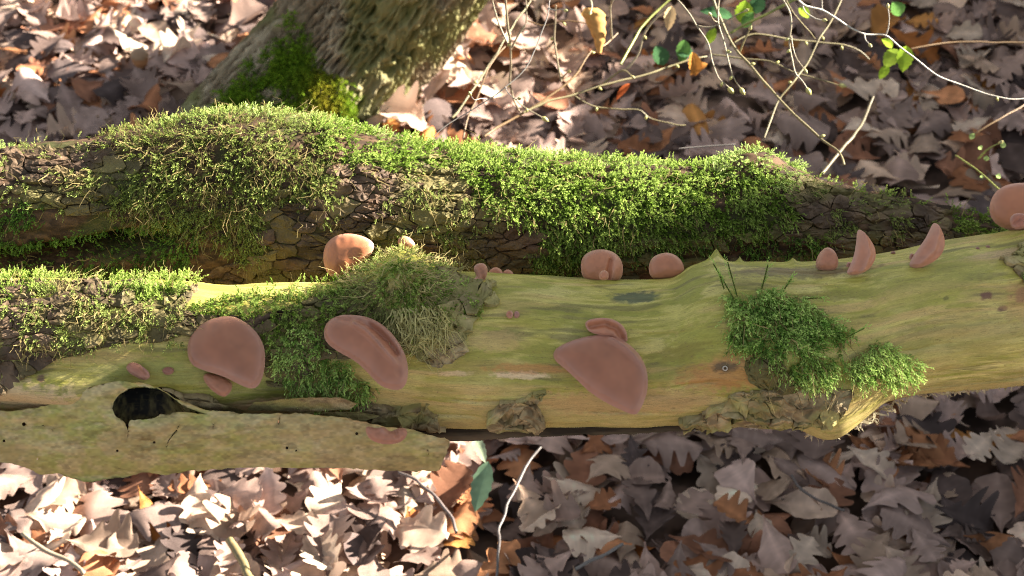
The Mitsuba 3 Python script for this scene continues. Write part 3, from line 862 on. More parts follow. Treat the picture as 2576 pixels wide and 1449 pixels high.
moss_object('long pale dry moss strands hanging below the knob like a beard', [
    threads_from(Polygon([(1000, 785), (1110, 775), (1150, 820), (1120, 850), (1030, 850), (985, 820)]), 300, 301, (0.010, 0.023), (0.55, 0.50, 0.23)),
    threads_from(Polygon([(950, 790), (1000, 790), (1010, 850), (950, 830)]), 90, 302, (0.008, 0.015), (0.16, 0.17, 0.06)),
])
# wispy single shoots standing off the thick cushion
r = np.random.default_rng(9)
wisps = []
for (x0, y0, x1, y1) in ((1822, 765, 1778, 706), (1830, 760, 1812, 704), (1890, 745, 1908, 708), (1800, 745, 1790, 730), (2085, 845, 2128, 826), (1945, 745, 1960, 735), (1990, 765, 2030, 770)):
    a, _ = on_front(x0, y0, 0.008)
    b, _ = on_front(x1, y1, 0.014)
    t = np.linspace(0, 1, 9)[:, None]
    base = a * (1 - t) + b * t
    ax = unit(b - a)
    nn = len(base)
    wisps.append(shoots(base, unit(np.tile(ax, (nn, 1)) + r.normal(0, 0.25, (nn, 3))), np.full(nn, 0.006), np.array([0.24, 0.38, 0.09]) * np.linspace(0.8, 1.6, nn)[:, None], np.zeros((nn, 3)), r, 8, 0.3))
    v, f = tube(base, 0.0005, 4)
    wisps.append((v, f, np.array([0.10, 0.12, 0.03])))
moss_object('thin upright moss shoots fringing the thick cushion on the bare log', wisps)

# ------------------------------------------------------------------ ear fungi
PINK = np.array([0.36, 0.148, 0.078])


def ear(label, pts, attach, normal, bulge=0.3, thick=0.0034, cup=0.55, lift=0.0, tint=(1, 1, 1), marks=(), log=FL, depth=None, group=None, name='ear_fungus', rounds=3, parent=None, wrinkle=1.0, bend=0.0):
    """A jelly ear: outline on its own plane through the point where it grows, domed outside, cupped inside, with folds."""
    poly = smooth_poly(pts, rounds)
    size = math.sqrt(poly.area)
    p, tri, nb, dist = fill(poly, max(size / 26, 1.3), len(pts))
    ax, ay = attach
    o = log.pt(ax, log.phi(ax, ay), lift) if depth is None else P(ax, ay, depth)
    n = unit(normal[0] * RIGHT + normal[1] * UP - normal[2] * FWD)
    rays = FWD + ((p[:, 0] - CX) / F)[:, None] * RIGHT + ((CY - p[:, 1]) / F)[:, None] * UP
    t = ((o - CAM) @ n) / (rays @ n)
    q = CAM + rays * t[:, None]
    pxm = t.mean() / F
    dm = dist.max()
    e = np.clip(dist / dm, 0, 1)
    R = thick / pxm                                  # rim radius in px
    rim = thick * np.sqrt(np.clip(1 - (1 - np.clip(dist / R, 0, 1)) ** 2, 0, 1))
    dome = bulge * dm * pxm * (1 - (1 - e) ** 2)
    rel = (p - np.array(poly.centroid.coords[0])) / size
    seed = int(pts[0][0]) % 97
    wv = (meshkit.fbm(np.stack([rel[:, 0] * 2.2 + seed, rel[:, 1] * 2.2, rel[:, 0] * 0], 1), 3, seed=seed) - 0.5) * 0.075 * size * pxm * wrinkle * np.clip(e * 3, 0, 1)
    wv += (meshkit.noise(np.stack([rel[:, 0] * 9 + seed, rel[:, 1] * 9, rel[:, 0] * 0], 1), seed=seed) - 0.5) * 0.005 * size * pxm * wrinkle * np.clip(e * 3, 0, 1)
    col = np.ones((len(p), 1))
    for line, amp, width in marks:                   # folds: ridges (amp > 0) and creases (amp < 0)
        g = np.exp(-(shapely.distance(LineString(line), shapely.points(p)) / width) ** 2)
        wv += amp * g * np.clip(e * 4, 0.25, 1)
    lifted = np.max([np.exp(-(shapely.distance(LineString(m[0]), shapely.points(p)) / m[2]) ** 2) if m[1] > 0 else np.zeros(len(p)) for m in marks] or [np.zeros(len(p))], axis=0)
    wv += bend * size * pxm * rel[:, 0] ** 2 * -1
    front = q + n * (dome + rim + wv)[:, None]
    back = q + n * (cup * dome - 0.6 * rim + wv)[:, None]
    v, f = two_sided(front, back, tri, p)
    mott = meshkit.fbm(np.stack([rel[:, 0] * 6, rel[:, 1] * 6, rel[:, 0] * 0 + seed], 1), 3, seed=4) - 0.5
    pale = np.exp(-dist / (0.05 * size + 2.0))
    c = PINK * tint * (1 + 0.35 * mott)[:, None]
    c = c * (1 - 0.5 * pale)[:, None] + np.array([0.46, 0.29, 0.25]) * (0.5 * pale)[:, None]
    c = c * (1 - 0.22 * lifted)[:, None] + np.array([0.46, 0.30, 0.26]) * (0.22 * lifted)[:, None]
    key = parent + '__' + name if parent else numbered(name)
    put(key, v, f, 'jelly', True, np.vstack([c, c * 0.85]))
    if parent:
        labels[key] = {'label': label}
    else:
        tag(key, label, 'mushroom', group)
    return key


UPN = (0.05, 0.42, 0.90)
ear('large round liver-pink ear, leftmost big one on the front log', [(470, 882), (474, 855), (496, 822), (530, 801), (580, 793), (612, 806), (645, 833), (664, 868), (668, 900), (664, 940), (652, 970), (636, 980), (606, 970), (562, 946), (510, 932), (478, 916)],
    (570, 815), (-0.05, 0.38, 0.92), 0.30, lift=0.004, tint=(0.76, 0.72, 0.72), marks=[([(640, 835), (650, 880), (640, 940)], -0.0012, 9), ([(500, 930), (560, 940), (640, 978)], 0.0010, 8)])
ear('small drooping ear tucked under the large round one', [(508, 950), (520, 936), (560, 945), (586, 962), (582, 985), (566, 1000), (548, 994), (525, 975)], (560, 950), (0, 0.3, 0.95), 0.25, lift=0.006, tint=(0.95, 0.92, 0.92))
ear('long folded ear with a wrinkled hollow, right of the large round one', [(813, 838), (820, 812), (848, 793), (892, 791), (936, 800), (976, 826), (1004, 862), (1022, 896), (1028, 935), (1022, 968), (1006, 982), (980, 980), (952, 968), (926, 938), (892, 906), (848, 884), (820, 862)],
    (900, 815), (-0.10, 0.40, 0.90), 0.34, lift=0.012, tint=(0.84, 0.80, 0.82),
    marks=[([(896, 826), (928, 846), (952, 870), (976, 898), (1000, 924)], 0.0045, 7), ([(926, 820), (952, 838), (978, 864), (1000, 892)], -0.0065, 9), ([(905, 800), (925, 815), (926, 835)], 0.0022, 5), ([(850, 806), (885, 815)], -0.002, 6), ([(1000, 925), (1008, 950)], -0.0018, 7)])
big = ear('broad fan-shaped ear in the centre, pointed at its lower tip', [(1390, 890), (1402, 872), (1450, 852), (1508, 840), (1556, 848), (1596, 876), (1620, 908), (1631, 948), (1628, 990), (1612, 1030), (1600, 1045), (1576, 1038), (1524, 1013), (1482, 986), (1452, 956), (1420, 926), (1396, 908)],
          (1530, 858), (-0.08, 0.42, 0.90), 0.22, lift=0.004, tint=(0.80, 0.74, 0.74),
          marks=[([(1535, 860), (1575, 885), (1612, 918), (1630, 950)], 0.0050, 7), ([(1400, 880), (1470, 858), (1510, 846)], 0.0010, 9)])
ear('curled ear with an open cup, sitting above the broad fan-shaped one', [(1470, 812), (1482, 803), (1520, 798), (1552, 806), (1574, 826), (1580, 852), (1576, 862), (1540, 850), (1500, 842), (1478, 832)], (1515, 842), (0.05, 0.25, 0.96), 0.2, lift=0.005,
    marks=[([(1484, 822), (1522, 816), (1550, 828), (1566, 852)], -0.0055, 9)], tint=(1.0, 0.97, 0.97))
ear('big orange-pink ear standing behind the mossy knob', [(812, 645), (818, 615), (840, 594), (872, 586), (912, 592), (945, 612), (935, 640), (900, 668), (872, 684), (852, 700), (828, 695), (816, 672)], (850, 700), (-0.05, 0.05, 1.0), 0.34, depth=1.405, tint=(1.12, 1.0, 0.85))  # orange tint puts the backlit glow into the colour
ear('pale tip of an ear peeping over the mossy knob', [(998, 612), (1005, 597), (1020, 592), (1038, 602), (1048, 620), (1020, 632)], (1020, 625), (0, 0.1, 1.0), 0.35, depth=1.402, tint=(1.08, 1.12, 1.15))
ear('small cupped ear growing out of the knob moss', [(994, 678), (1002, 671), (1014, 678), (1021, 692), (1012, 701), (1000, 698)], (1006, 690), (-0.25, 0.1, 0.95), 0.25, lift=0.010, tint=(1.1, 1.05, 1.05), thick=0.0015)
ear('tiny ear at the left of the pair on the knob bark', [(935, 745), (942, 737), (950, 742), (950, 756), (940, 758)], (942, 748), (0, 0.2, 1), 0.4, lift=0.006, thick=0.001)
ear('tiny ear at the right of the pair on the knob bark', [(949, 741), (956, 734), (966, 738), (968, 748), (958, 754), (950, 750)], (958, 745), (0, 0.2, 1), 0.4, lift=0.007, thick=0.001, tint=(1.1, 1.1, 1.1))
ear('small twisted ear on a stalk right of the knob', [(1178, 704), (1192, 702), (1200, 694), (1191, 680), (1193, 668), (1206, 661), (1220, 663), (1228, 676), (1224, 698), (1214, 711), (1196, 712)], (1205, 705), (0.2, 0.1, 0.97), 0.35, lift=0.002, thick=0.002, marks=[([(1198, 672), (1210, 690), (1214, 706)], -0.0012, 6)])
ear('low rounded ear on the crest, middle of the three right of the knob', [(1226, 695), (1232, 678), (1246, 671), (1260, 676), (1268, 692), (1262, 704), (1232, 704)], (1246, 700), (0, 0, 1), 0.4, depth=1.402, thick=0.002, tint=(1.15, 1.05, 0.95))
ear('low rounded ear on the crest, last of the three right of the knob', [(1262, 695), (1268, 680), (1280, 677), (1292, 686), (1294, 704), (1264, 704)], (1278, 700), (0, 0, 1), 0.4, depth=1.406, thick=0.002, tint=(1.15, 1.02, 0.92))
ear('tiny ringed ear at the left of the pair on bare wood', [(1272, 790), (1278, 781), (1288, 781), (1292, 792), (1286, 802), (1276, 800)], (1282, 792), (-0.2, 0.2, 1), 0.2, lift=0.002, thick=0.0012, marks=[([(1281, 790), (1284, 793)], -0.0012, 4)])
ear('tiny purplish ear at the right of the pair on bare wood', [(1292, 788), (1298, 781), (1306, 785), (1308, 794), (1302, 801), (1293, 799)], (1300, 792), (0.1, 0.2, 1), 0.45, lift=0.001, thick=0.0012, tint=(0.75, 0.80, 1.1))
e = ear('round ear with a folded seam on the crest, left of a plain one', [(1460, 672), (1464, 648), (1482, 632), (1512, 626), (1542, 632), (1562, 650), (1569, 676), (1562, 704), (1540, 714), (1490, 712), (1466, 700)], (1515, 708), (0, 0.0, 1), 0.42, depth=1.392, tint=(1.12, 1.06, 1.0),
        marks=[([(1536, 655), (1531, 680), (1530, 706)], -0.0040, 6), ([(1543, 655), (1540, 700)], 0.0012, 8)])
ear('small round bud at the foot of the seam', [(1505, 692), (1512, 681), (1524, 679), (1532, 688), (1530, 704), (1510, 706)], (1518, 700), (0, 0.1, 1), 0.5, depth=1.368, thick=0.002, parent=e, name='bud', tint=(1.15, 1.1, 1.05))
ear('smooth plain dome-shaped ear on the crest', [(1631, 668), (1640, 648), (1660, 637), (1684, 635), (1706, 645), (1720, 664), (1722, 690), (1700, 700), (1650, 704), (1634, 694)], (1676, 700), (0, 0.0, 1), 0.42, depth=1.392, tint=(1.10, 1.02, 0.96))
ear('smooth egg-shaped ear on the crest right of the broken stubs', [(2050, 668), (2056, 645), (2070, 626), (2084, 621), (2100, 630), (2110, 652), (2108, 672), (2096, 682), (2060, 682)], (2080, 680), (0, 0.1, 1), 0.42, lift=0.002, tint=(1.02, 0.98, 1.0))
ear('upright pointed ear like a shark fin on the crest', [(2127, 690), (2136, 672), (2148, 645), (2154, 610), (2156, 576), (2170, 580), (2192, 606), (2203, 632), (2200, 658), (2182, 682), (2152, 694)], (2150, 688), (0.30, 0.05, 0.95), 0.30, lift=0.004, tint=(1.08, 1.06, 1.10), marks=[([(2164, 590), (2176, 640), (2160, 685)], 0.0022, 7)])
ear('slanting spoon-shaped ear on the crest, right of the pointed one', [(2286, 672), (2290, 655), (2308, 628), (2332, 594), (2346, 560), (2358, 562), (2374, 590), (2377, 620), (2367, 645), (2340, 665), (2308, 677)], (2300, 668), (0.22, 0.1, 0.95), 0.28, lift=0.004, tint=(1.08, 1.06, 1.12), marks=[([(2352, 575), (2340, 630), (2302, 668)], 0.0018, 8)])
for lab, x, y, w, hh in (('little knobbly ear stub left of the pointed ear base', 2135, 672, 9, 14), ('little flap of an ear left of the slanting ear base', 2293, 650, 8, 14)):
    ear(lab, [(x - w, y + hh), (x - w * 0.6, y - hh), (x + w, y - hh * 0.8), (x + w, y + hh)], (x, y), (0, 0.1, 1), 0.3, lift=0.002, thick=0.0012, tint=(0.9, 0.85, 0.95), rounds=2)
e = ear('large orange-tinted ear at the right edge', [(2487, 535), (2492, 502), (2508, 478), (2535, 463), (2580, 458), (2640, 470), (2680, 500), (2690, 540), (2660, 575), (2600, 590), (2540, 580), (2504, 565)], (2570, 575), (-0.05, 0.05, 1), 0.40, depth=1.463, tint=(1.12, 1.0, 0.9))  # emits nothing; its glow is an orange tint in the colour
ear('small curled ear at the foot of the big one', [(2538, 558), (2545, 540), (2562, 535), (2584, 540), (2590, 560), (2575, 575), (2550, 578)], (2560, 570), (0, 0.1, 1), 0.3, depth=1.423, thick=0.002, parent=e, name='lobe', tint=(0.9, 0.8, 0.9), marks=[([(2550, 565), (2565, 548), (2580, 552)], -0.0018, 5)])
ear('frilly ear hanging out of the long split under loose bark', [(918, 1080), (926, 1070), (946, 1078), (966, 1072), (982, 1088), (1000, 1076), (1022, 1076), (1026, 1092), (1014, 1110), (985, 1119), (950, 1116), (926, 1102)], (970, 1085), (0, 0.25, 0.95), 0.30, depth=1.322, tint=(0.9, 0.86, 0.9), marks=[([(960, 1075), (966, 1090)], 0.0014, 7), ([(992, 1076), (1000, 1100)], -0.0022, 6)])
ear('small purplish ear above the hollow at the left', [(315, 924), (326, 912), (344, 912), (360, 922), (376, 936), (378, 950), (364, 958), (345, 950), (326, 940)], (340, 920), (0, 0.3, 0.95), 0.35, lift=0.003, thick=0.002, tint=(0.80, 0.78, 0.92), marks=[([(356, 924), (372, 944)], -0.0012, 5)])
ear('tiny dark red ear right of the small purplish one', [(406, 932), (416, 923), (432, 923), (440, 932), (430, 943), (414, 943)], (424, 932), (0, 0.3, 0.95), 0.35, lift=0.002, thick=0.0014, tint=(0.6, 0.5, 0.55))
ear('small smooth ear in the shaggy bark at the lower right', [(1952, 1036), (1964, 1028), (1986, 1030), (2002, 1030), (2008, 1042), (2002, 1056), (1982, 1055), (1962, 1048)], (1984, 1034), (0, 0.3, 0.95), 0.3, lift=0.005, thick=0.002, tint=(0.95, 0.95, 1.0))
for (x, y) in ((2246, 636), (2484, 622), (2458, 626)):
    ear('tiny brown wart of a young ear on the rising right crest', [(x - 7, y), (x, y - 6), (x + 8, y - 2), (x + 5, y + 6), (x - 4, y + 6)], (x, y), (0, 0.3, 1), 0.6, lift=0.001, thick=0.001, tint=(0.5, 0.45, 0.45), group='tiny warts on the right crest', rounds=2)

# ------------------------------------------------------------------ the standing tree behind
axis = [onto_y(660, 470, 1.89), onto_y(735, 320, 1.95), onto_y(850, 150, 2.0), onto_y(960, 0, 2.03)]
step = axis[3] - axis[2]
for k in range(1, 7):
    axis.append(axis[3] + step * k * 1.9 + np.array([-0.010 * k * k, -0.045 * k - 0.006 * k * k, 0.06 * k * k]))
axis = np.array(axis)
ta = np.concatenate([[0], np.cumsum(np.linalg.norm(np.diff(axis, axis=0), axis=1))])
NT, NA = 420, 420
tt = np.concatenate([np.linspace(0, ta[3] + 0.10, 340, endpoint=False), np.linspace(ta[3] + 0.10, ta[-1], 80)])
q = PchipInterpolator(ta, axis)(tt)
rad = np.interp(tt, [0, ta[1], ta[2], ta[3], ta[-1]], [0.118, 0.106, 0.100, 0.103, 0.075])
d = unit(np.gradient(q, axis=0))
a = unit(np.cross(d, np.array([0, 1.0, 0])))
b = unit(np.cross(a, d))                         # a points across, b towards the back
ang = np.linspace(0, 2 * np.pi, NA, endpoint=False)


def trunk_relief(t, g):
    w = meshkit.fbm(np.stack([t * 5, np.cos(g) * 2.2, np.sin(g) * 2.2], -1), 3, seed=60)
    tw = g + 0.55 * t + 0.35 * w
    x, y = np.cos(tw), np.sin(tw)
    ridge = meshkit.fbm(np.stack([t * 34, x * 20, y * 20], -1), 3, seed=61)
    low = meshkit.fbm(np.stack([t * 3, np.cos(g) * 1.5, np.sin(g) * 1.5], -1), 3, seed=62) - 0.5
    rr = 1 - np.abs(2 * ridge - 1) * 2.2
    return 0.026 * low + 0.0115 * (np.clip(rr, -0.8, 1) - 0.3), rr


TT, GG = np.meshgrid(tt, ang, indexing='ij')
rel, rr = trunk_relief(TT, GG)
R = rad[:, None] + rel
flare = np.exp(-TT / 0.10) * (0.035 * np.clip(-np.cos(GG) * np.sign(1), 0, 1) ** 2 + 0.02)
R = R + flare
dirs = np.cos(GG)[..., None] * a[:, None] + np.sin(GG)[..., None] * b[:, None]
v = (q[:, None] + R[..., None] * dirs).reshape(-1, 3)
i, j = np.meshgrid(np.arange(NT - 1), np.arange(NA), indexing='ij')
k = (j + 1) % NA
qf = np.stack([i * NA + j, i * NA + k, (i + 1) * NA + k, (i + 1) * NA + j], -1).reshape(-1, 4)
tag('leaning_tree', 'leaning tree trunk with ridged bark and a mossy foot, behind the logs', 'tree')
put('leaning_tree__trunk', v, np.vstack([qf[:, [0, 1, 2]], qf[:, [0, 2, 3]]]), 'trunk_bark', True, uv=np.stack([rr.ravel(), GG.ravel()], 1))
# moss on its foot
r = np.random.default_rng(88)
px, py, _ = to_px(v)
nrm = dirs.reshape(-1, 3)
facing = ((CAM - v) * nrm).sum(1) > 0
mp = shapely.points(np.stack([px, py], 1))
zone = Polygon([(505, 290), (590, 190), (650, 130), (735, 20), (790, 90), (800, 150), (850, 180), (900, 240), (905, 330), (700, 400), (500, 400)])
ok = np.where(facing & shapely.contains(zone, mp))[0]
dd = shapely.distance(zone.boundary, mp[ok])
cl = meshkit.fbm(v[ok] * 26, 3, seed=8)
wgt = np.clip(dd / 45, 0, 1) * np.clip((cl - 0.33) * 6, 0, 1) * np.clip((py[ok] + 60) / 180, 0.15, 1)
pick = r.choice(ok, 5200, p=wgt / wgt.sum())
nn = nrm[pick]
base = v[pick] + r.normal(0, 0.002, (len(pick), 3))
dv = unit(nn * 0.7 + np.array([0, 0, -0.35]) + r.normal(0, 0.4, nn.shape))
cc = np.array(TONES['trunk'])[np.minimum((cl[np.searchsorted(ok, pick)] * 3.6 - 0.4).clip(0, 2).astype(int), 2)] * r.uniform(0.7, 1.4, (len(pick), 1))
warm = np.exp(-((px[pick] - 815) / 40) ** 2) * np.clip((py[pick] - 150) / 80, 0, 1)
cc = cc * (1 - warm[:, None]) + np.array([0.30, 0.27, 0.03]) * warm[:, None]
moss_object('green and yellow moss on the foot of the leaning tree', [shoots(base, dv, r.uniform(0.008, 0.016, len(pick)), cc, np.tile([0, 0, -0.3], (len(pick), 1)), r)])

# trunks added out of view at the right to shade litter and front log
def plain_trunk(x, y, rad, h, seed, lean=(0, 0)):
    t = np.linspace(0, 1, 14)[:, None]
    p = np.array([x, y, -0.05]) + t * np.array([lean[0], lean[1], h])
    p = p + 0.012 * (np.stack([meshkit.noise(np.stack([t[:, 0] * 5, t[:, 0] * 0 + k, t[:, 0] * 0 + seed], 1)) for k in range(3)], 1) - 0.5)
    return tube(p, rad * (1.0 - 0.5 * t[:, 0] + 0.35 * np.exp(-t[:, 0] * 16)), 22)


for k, (x, y, rad, h, lean, lab) in enumerate([
    (3.0, 2.30, 0.125, 6.0, (0.0, -1.2), 'slightly leaning bare tree added out of view at the right to cast shade'),
    (3.0, 1.722, 0.084, 6.0, (0.0, 0.0), 'thinner upright tree added out of view beside the bare shade tree'),
]):
    key = numbered('shade_tree')
    tag(key, lab, 'tree')
    v, f = plain_trunk(x, y, rad, h, 70 + k, lean)
    put(key + '__trunk', v, f, 'trunk_bark', True, uv=np.stack([np.arctan2(v[:, 1] - y, v[:, 0] - x) / 6.283, v[:, 2]], 1))
    rr = np.random.default_rng(500 + k)
    limbs = []
    for q in range(9 if h > 3 else 0):
        z0 = h * rr.uniform(0.5, 0.95)
        th = rr.uniform(0, 6.28)
        o = np.array([x + lean[0] * z0 / h, y + lean[1] * z0 / h, z0])
        o2 = np.array([math.cos(th), math.sin(th), 0.7])
        limbs.append((*tube([o, o + o2 * 0.7, o + o2 * 1.5 + [0, 0, 0.3]], [0.035, 0.025, 0.008], 7), np.array([0.1, 0.08, 0.05])))
    if not limbs:
        continue
    v, f, c = join(limbs)
    put(key + '__crown', v, f, 'twig_bark', True, c)
pts = np.array([[1.24, 0.96, 0.24], [1.26, 1.5, 0.25], [1.32, 2.1, 0.25], [1.44, 3.1, 0.24]])  # unseen trunk, added for the low shadow it throws on the litter
tag('shade_log', 'thick fallen trunk added out of view at the right to shade the litter', 'log')
v, f = tube(pts, [0.24, 0.255, 0.25, 0.24], 40, wob=0.02, seed=4)
put('shade_log__trunk', v, f, 'bark', True)

# ------------------------------------------------------------------ fallen oak leaves
LEAF_COLORS = {
    'grey-brown': [(0.34, 0.235, 0.195), (0.40, 0.285, 0.245), (0.24, 0.17, 0.145)],
    'tan': [(0.46, 0.33, 0.25), (0.40, 0.28, 0.205), (0.52, 0.40, 0.31)],
    'russet': [(0.33, 0.145, 0.075), (0.28, 0.135, 0.085), (0.37, 0.17, 0.085)],
    'orange': [(0.40, 0.15, 0.05), (0.38, 0.18, 0.06)],
    'dark': [(0.12, 0.085, 0.075), (0.15, 0.105, 0.09), (0.10, 0.075, 0.07)],
}
NAMES = list(LEAF_COLORS)


def leaf_params(n, kind, r):
    col = np.array([np.array(LEAF_COLORS[NAMES[c]])[r.integers(len(LEAF_COLORS[NAMES[c]]))] for c in kind]) * r.uniform(0.65, 1.35, (n, 1))
    return dict(nl=r.uniform(3.6, 5.6, (n, 1)), ph=r.uniform(-0.15, 0.15, (n, 1)), wid=r.uniform(0.29, 0.40, (n, 1)), curl=r.normal(0.0, 0.60, (n, 1)), bend=r.normal(0, 0.30, (n, 1)),
                twist=r.normal(0, 0.32, (n, 1)), fold=r.normal(0.06, 0.14, (n, 1)), seedv=r.uniform(0, 50, (n, 1)),
                deep=np.where(r.random((n, 1)) < 0.16, 0.06, r.uniform(0.22, 0.48, (n, 1))), base=col)


def leaves(q, pos, yaw, tilt, roll, L, across=5, stations=24):
    """Lobed oak leaves, curled and tilted; (n, vertices, 3), one triangulation, colours."""
    n = len(pos)
    nl, ph, wid, curl, bend, twist, fold, seedv, deep, base = (q[k] for k in ('nl', 'ph', 'wid', 'curl', 'bend', 'twist', 'fold', 'seedv', 'deep', 'base'))
    t = np.linspace(0, 1, stations)
    env = np.sin(np.pi * np.clip(t, 0, 1) ** 1.45) ** 0.52 * (0.10 + 0.90 * np.clip(t * 2.2, 0, 1))
    env = np.maximum(env, np.where(t < 0.08, 0.04, 0.0))
    s = np.linspace(-1, 1, across)
    X = np.zeros((n, stations, across)); Y = X.copy(); Z = X.copy()
    curl = r.normal(0.0, 0.75, (n, 1)); bend = r.normal(0, 0.36, (n, 1)); twist = r.normal(0, 0.32, (n, 1)); fold = r.normal(0.06, 0.16, (n, 1))
    seedv = r.uniform(0, 50, (n, 1))
    deep = np.where(r.random((n, 1)) < 0.16, 0.06, r.uniform(0.30, 0.62, (n, 1)))
    for k, a in enumerate(s):
        off = 0.10 if a > 0 else 0.0
        lob = 0.5 + 0.5 * np.cos(2 * np.pi * (nl * (t[None] + ph + off)))
        lob = 1 - deep * lob ** 2.2 * np.clip(np.abs(a) * 1.3 - 0.3, 0, 1) * np.clip(t * 5 - 0.6, 0, 1)
        edge = 0.88 + 0.24 * meshkit.noise(np.stack([seedv + t[None] * 7, a * 2.3 + 0 * t[None] + seedv * 0.7, seedv + 0 * t[None]], -1))
        x = a * env[None] * lob * wid * (1 + (edge - 1) * abs(a))
        y = t[None] - 0.5 + 0.06 * np.abs(a) ** 2 * lob * np.clip(t * 3, 0, 1) * np.sin(np.pi * t)
        wob = meshkit.noise(np.stack([seedv + t[None] * 4.5, a * 1.7 + 0 * t[None] + seedv * 0.3, seedv + 0 * t[None]], -1)) - 0.5
        X[:, :, k] = x
        Y[:, :, k] = y
        Z[:, :, k] = curl * x ** 2 * 2.2 + bend * (t[None] - 0.5) ** 2 + twist * x * (t[None] - 0.5) + fold * np.abs(x) + 0.10 * wob * np.clip(np.abs(a) + 0.2, 0, 1)
    v = np.stack([X, Y, Z], -1).reshape(n, -1, 3) * L[:, None, None]
    cy, sy, ct, st, cr, sr = np.cos(yaw), np.sin(yaw), np.cos(tilt), np.sin(tilt), np.cos(roll), np.sin(roll)
    o, l = np.zeros(n), np.ones(n)
    Rz = np.stack([cy, -sy, o, sy, cy, o, o, o, l], 1).reshape(-1, 3, 3)
    Rx = np.stack([l, o, o, o, ct, -st, o, st, ct], 1).reshape(-1, 3, 3)
    Ry = np.stack([cr, o, sr, o, l, o, -sr, o, cr], 1).reshape(-1, 3, 3)
    v = np.einsum('nij,nkj->nki', Rz @ Rx @ Ry, v)
    low = np.quantile(v[..., 2], 0.25, axis=1)
    v = v + pos[:, None] - np.stack([o, o, low], 1)[:, None]
    i, j = np.meshgrid(np.arange(stations - 1), np.arange(across - 1), indexing='ij')
    q = np.stack([i * across + j, i * across + j + 1, (i + 1) * across + j + 1, (i + 1) * across + j], -1).reshape(-1, 4)
    f = np.vstack([q[:, [0, 1, 2]], q[:, [0, 2, 3]]])
    mott = meshkit.fbm(np.stack([X * 6 + seedv[:, :, None], Y * 6, 0 * X + seedv[:, :, None]], -1), 3, seed=3).reshape(n, -1) - 0.5
    col = base[:, None] * (1 + 0.9 * mott)[..., None]
    rib = np.zeros((stations, across)); rib[:, across // 2] = 1
    vein = np.clip(np.cos(np.pi * 2 * 6 * (Y - 0.7 * np.abs(X))) - 0.55, 0, 1).reshape(n, -1) * 0.35
    col = col * (1 + 0.28 * rib.ravel()[None, :, None] + vein[..., None] * 0.9)
    return v, f, np.clip(col, 0, 0.8)


def scatter(n, x0, x1, y0, y1, seed):
    r = np.random.default_rng(seed)
    pos = np.stack([r.uniform(x0, x1, n), r.uniform(y0, y1, n), np.zeros(n)], 1)
    return r, pos


NL = 6600
r, pos = scatter(NL, -1.02, 1.02, 0.98, 2.55, 900)
layer = r.random(NL)
pos[:, 2] = -0.002 + 0.030 * layer ** 1.2
kind = r.choice(5, NL, p=[0.46, 0.26, 0.14, 0.02, 0.12])
tilt = r.normal(0, 0.20, NL)
L = r.normal(0.060, 0.013, NL).clip(0.032, 0.092)
yaw, roll = r.uniform(0, 6.28, NL), r.normal(0, 0.18, NL)
par = leaf_params(NL, kind, r)
LV, LF, LC = leaves(par, pos, yaw, tilt, roll, L, 5, 18)
# which of them show: splat their points on a coarse depth grid, logs and trunk hide what is behind
W, H = 400, 225
cen = LV[:, LF].mean(2)
allp = np.concatenate([LV, cen], 1)
pp, qq, zd = to_px(allp.reshape(-1, 3))
ix, iy = (pp / 2576 * W).astype(int), (qq / 1449 * H).astype(int)
ids = np.repeat(np.arange(NL), allp.shape[1])
okp = (ix >= 0) & (ix < W) & (iy >= 0) & (iy < H)
hid = ((qq > BL.top(pp)) & (qq < np.where(pp < 1130, 1180, FL.bot(pp)))) | shapely.contains(Polygon([(690, 0), (1200, 0), (975, 310), (490, 290)]), shapely.points(np.stack([pp, qq], 1)))
okp &= ~hid
ix, iy, zd, ids = ix[okp], iy[okp], zd[okp], ids[okp]
order = np.argsort(-zd)
buf = np.full(W * H, -1)
buf[iy[order] * W + ix[order]] = ids[order]
seen = np.bincount(buf[buf >= 0], minlength=NL)
best = np.argsort(-seen)[:292]
best = best[seen[best] > 0]
fine = np.argsort(-seen)[:1150]
fine = np.concatenate([best, np.setdiff1d(fine[seen[fine] > 0], best)])
rest = np.setdiff1d(np.arange(NL), fine)
FV, FF, FC = leaves({k: x[fine] for k, x in par.items()}, pos[fine], yaw[fine], tilt[fine], roll[fine], L[fine], 7, 42)
ccen = LV[best].mean(1)
cpx, cpy, _ = to_px(ccen)
for i, (b, x, y) in enumerate(zip(best, cpx, cpy)):
    key = numbered('oak_leaf')
    put(key, FV[i], FF, 'leaf', True, FC[i])
    c = NAMES[kind[b]]
    word = {'grey-brown': 'dull grey-brown', 'tan': 'pale tan', 'russet': 'russet', 'orange': 'bright orange', 'dark': 'blackish'}[c]
    cols = ('at the far left', 'at the left', 'left of the centre', 'just left of the centre', 'just right of the centre', 'right of the centre', 'at the right', 'at the far right')
    where = cols[int(np.clip(x / 2576 * 8, 0, 7))]
    row = ('at the top edge' if y < 110 else 'in the upper litter' if y < 235 else 'just behind the mossy log') if y < 900 else ('just below the logs' if y < 1225 else 'in the lower litter' if y < 1345 else 'at the bottom edge')
    size = 'small ' if L[b] < 0.054 else 'large ' if L[b] > 0.072 else ''
    tag(key, f'{size}{word} fallen oak leaf {row}, {where}', 'leaf', 'fallen oak leaves')
n = len(rest)
k = LV.shape[1]
more = [(LV[rest].reshape(-1, 3), (LF[None] + (np.arange(n) * k)[:, None, None]).reshape(-1, 3), LC[rest].reshape(-1, 3))]
nb, kb = len(fine) - len(best), FV.shape[1]
more.append((FV[len(best):].reshape(-1, 3), (FF[None] + (np.arange(nb) * kb)[:, None, None]).reshape(-1, 3), FC[len(best):].reshape(-1, 3)))
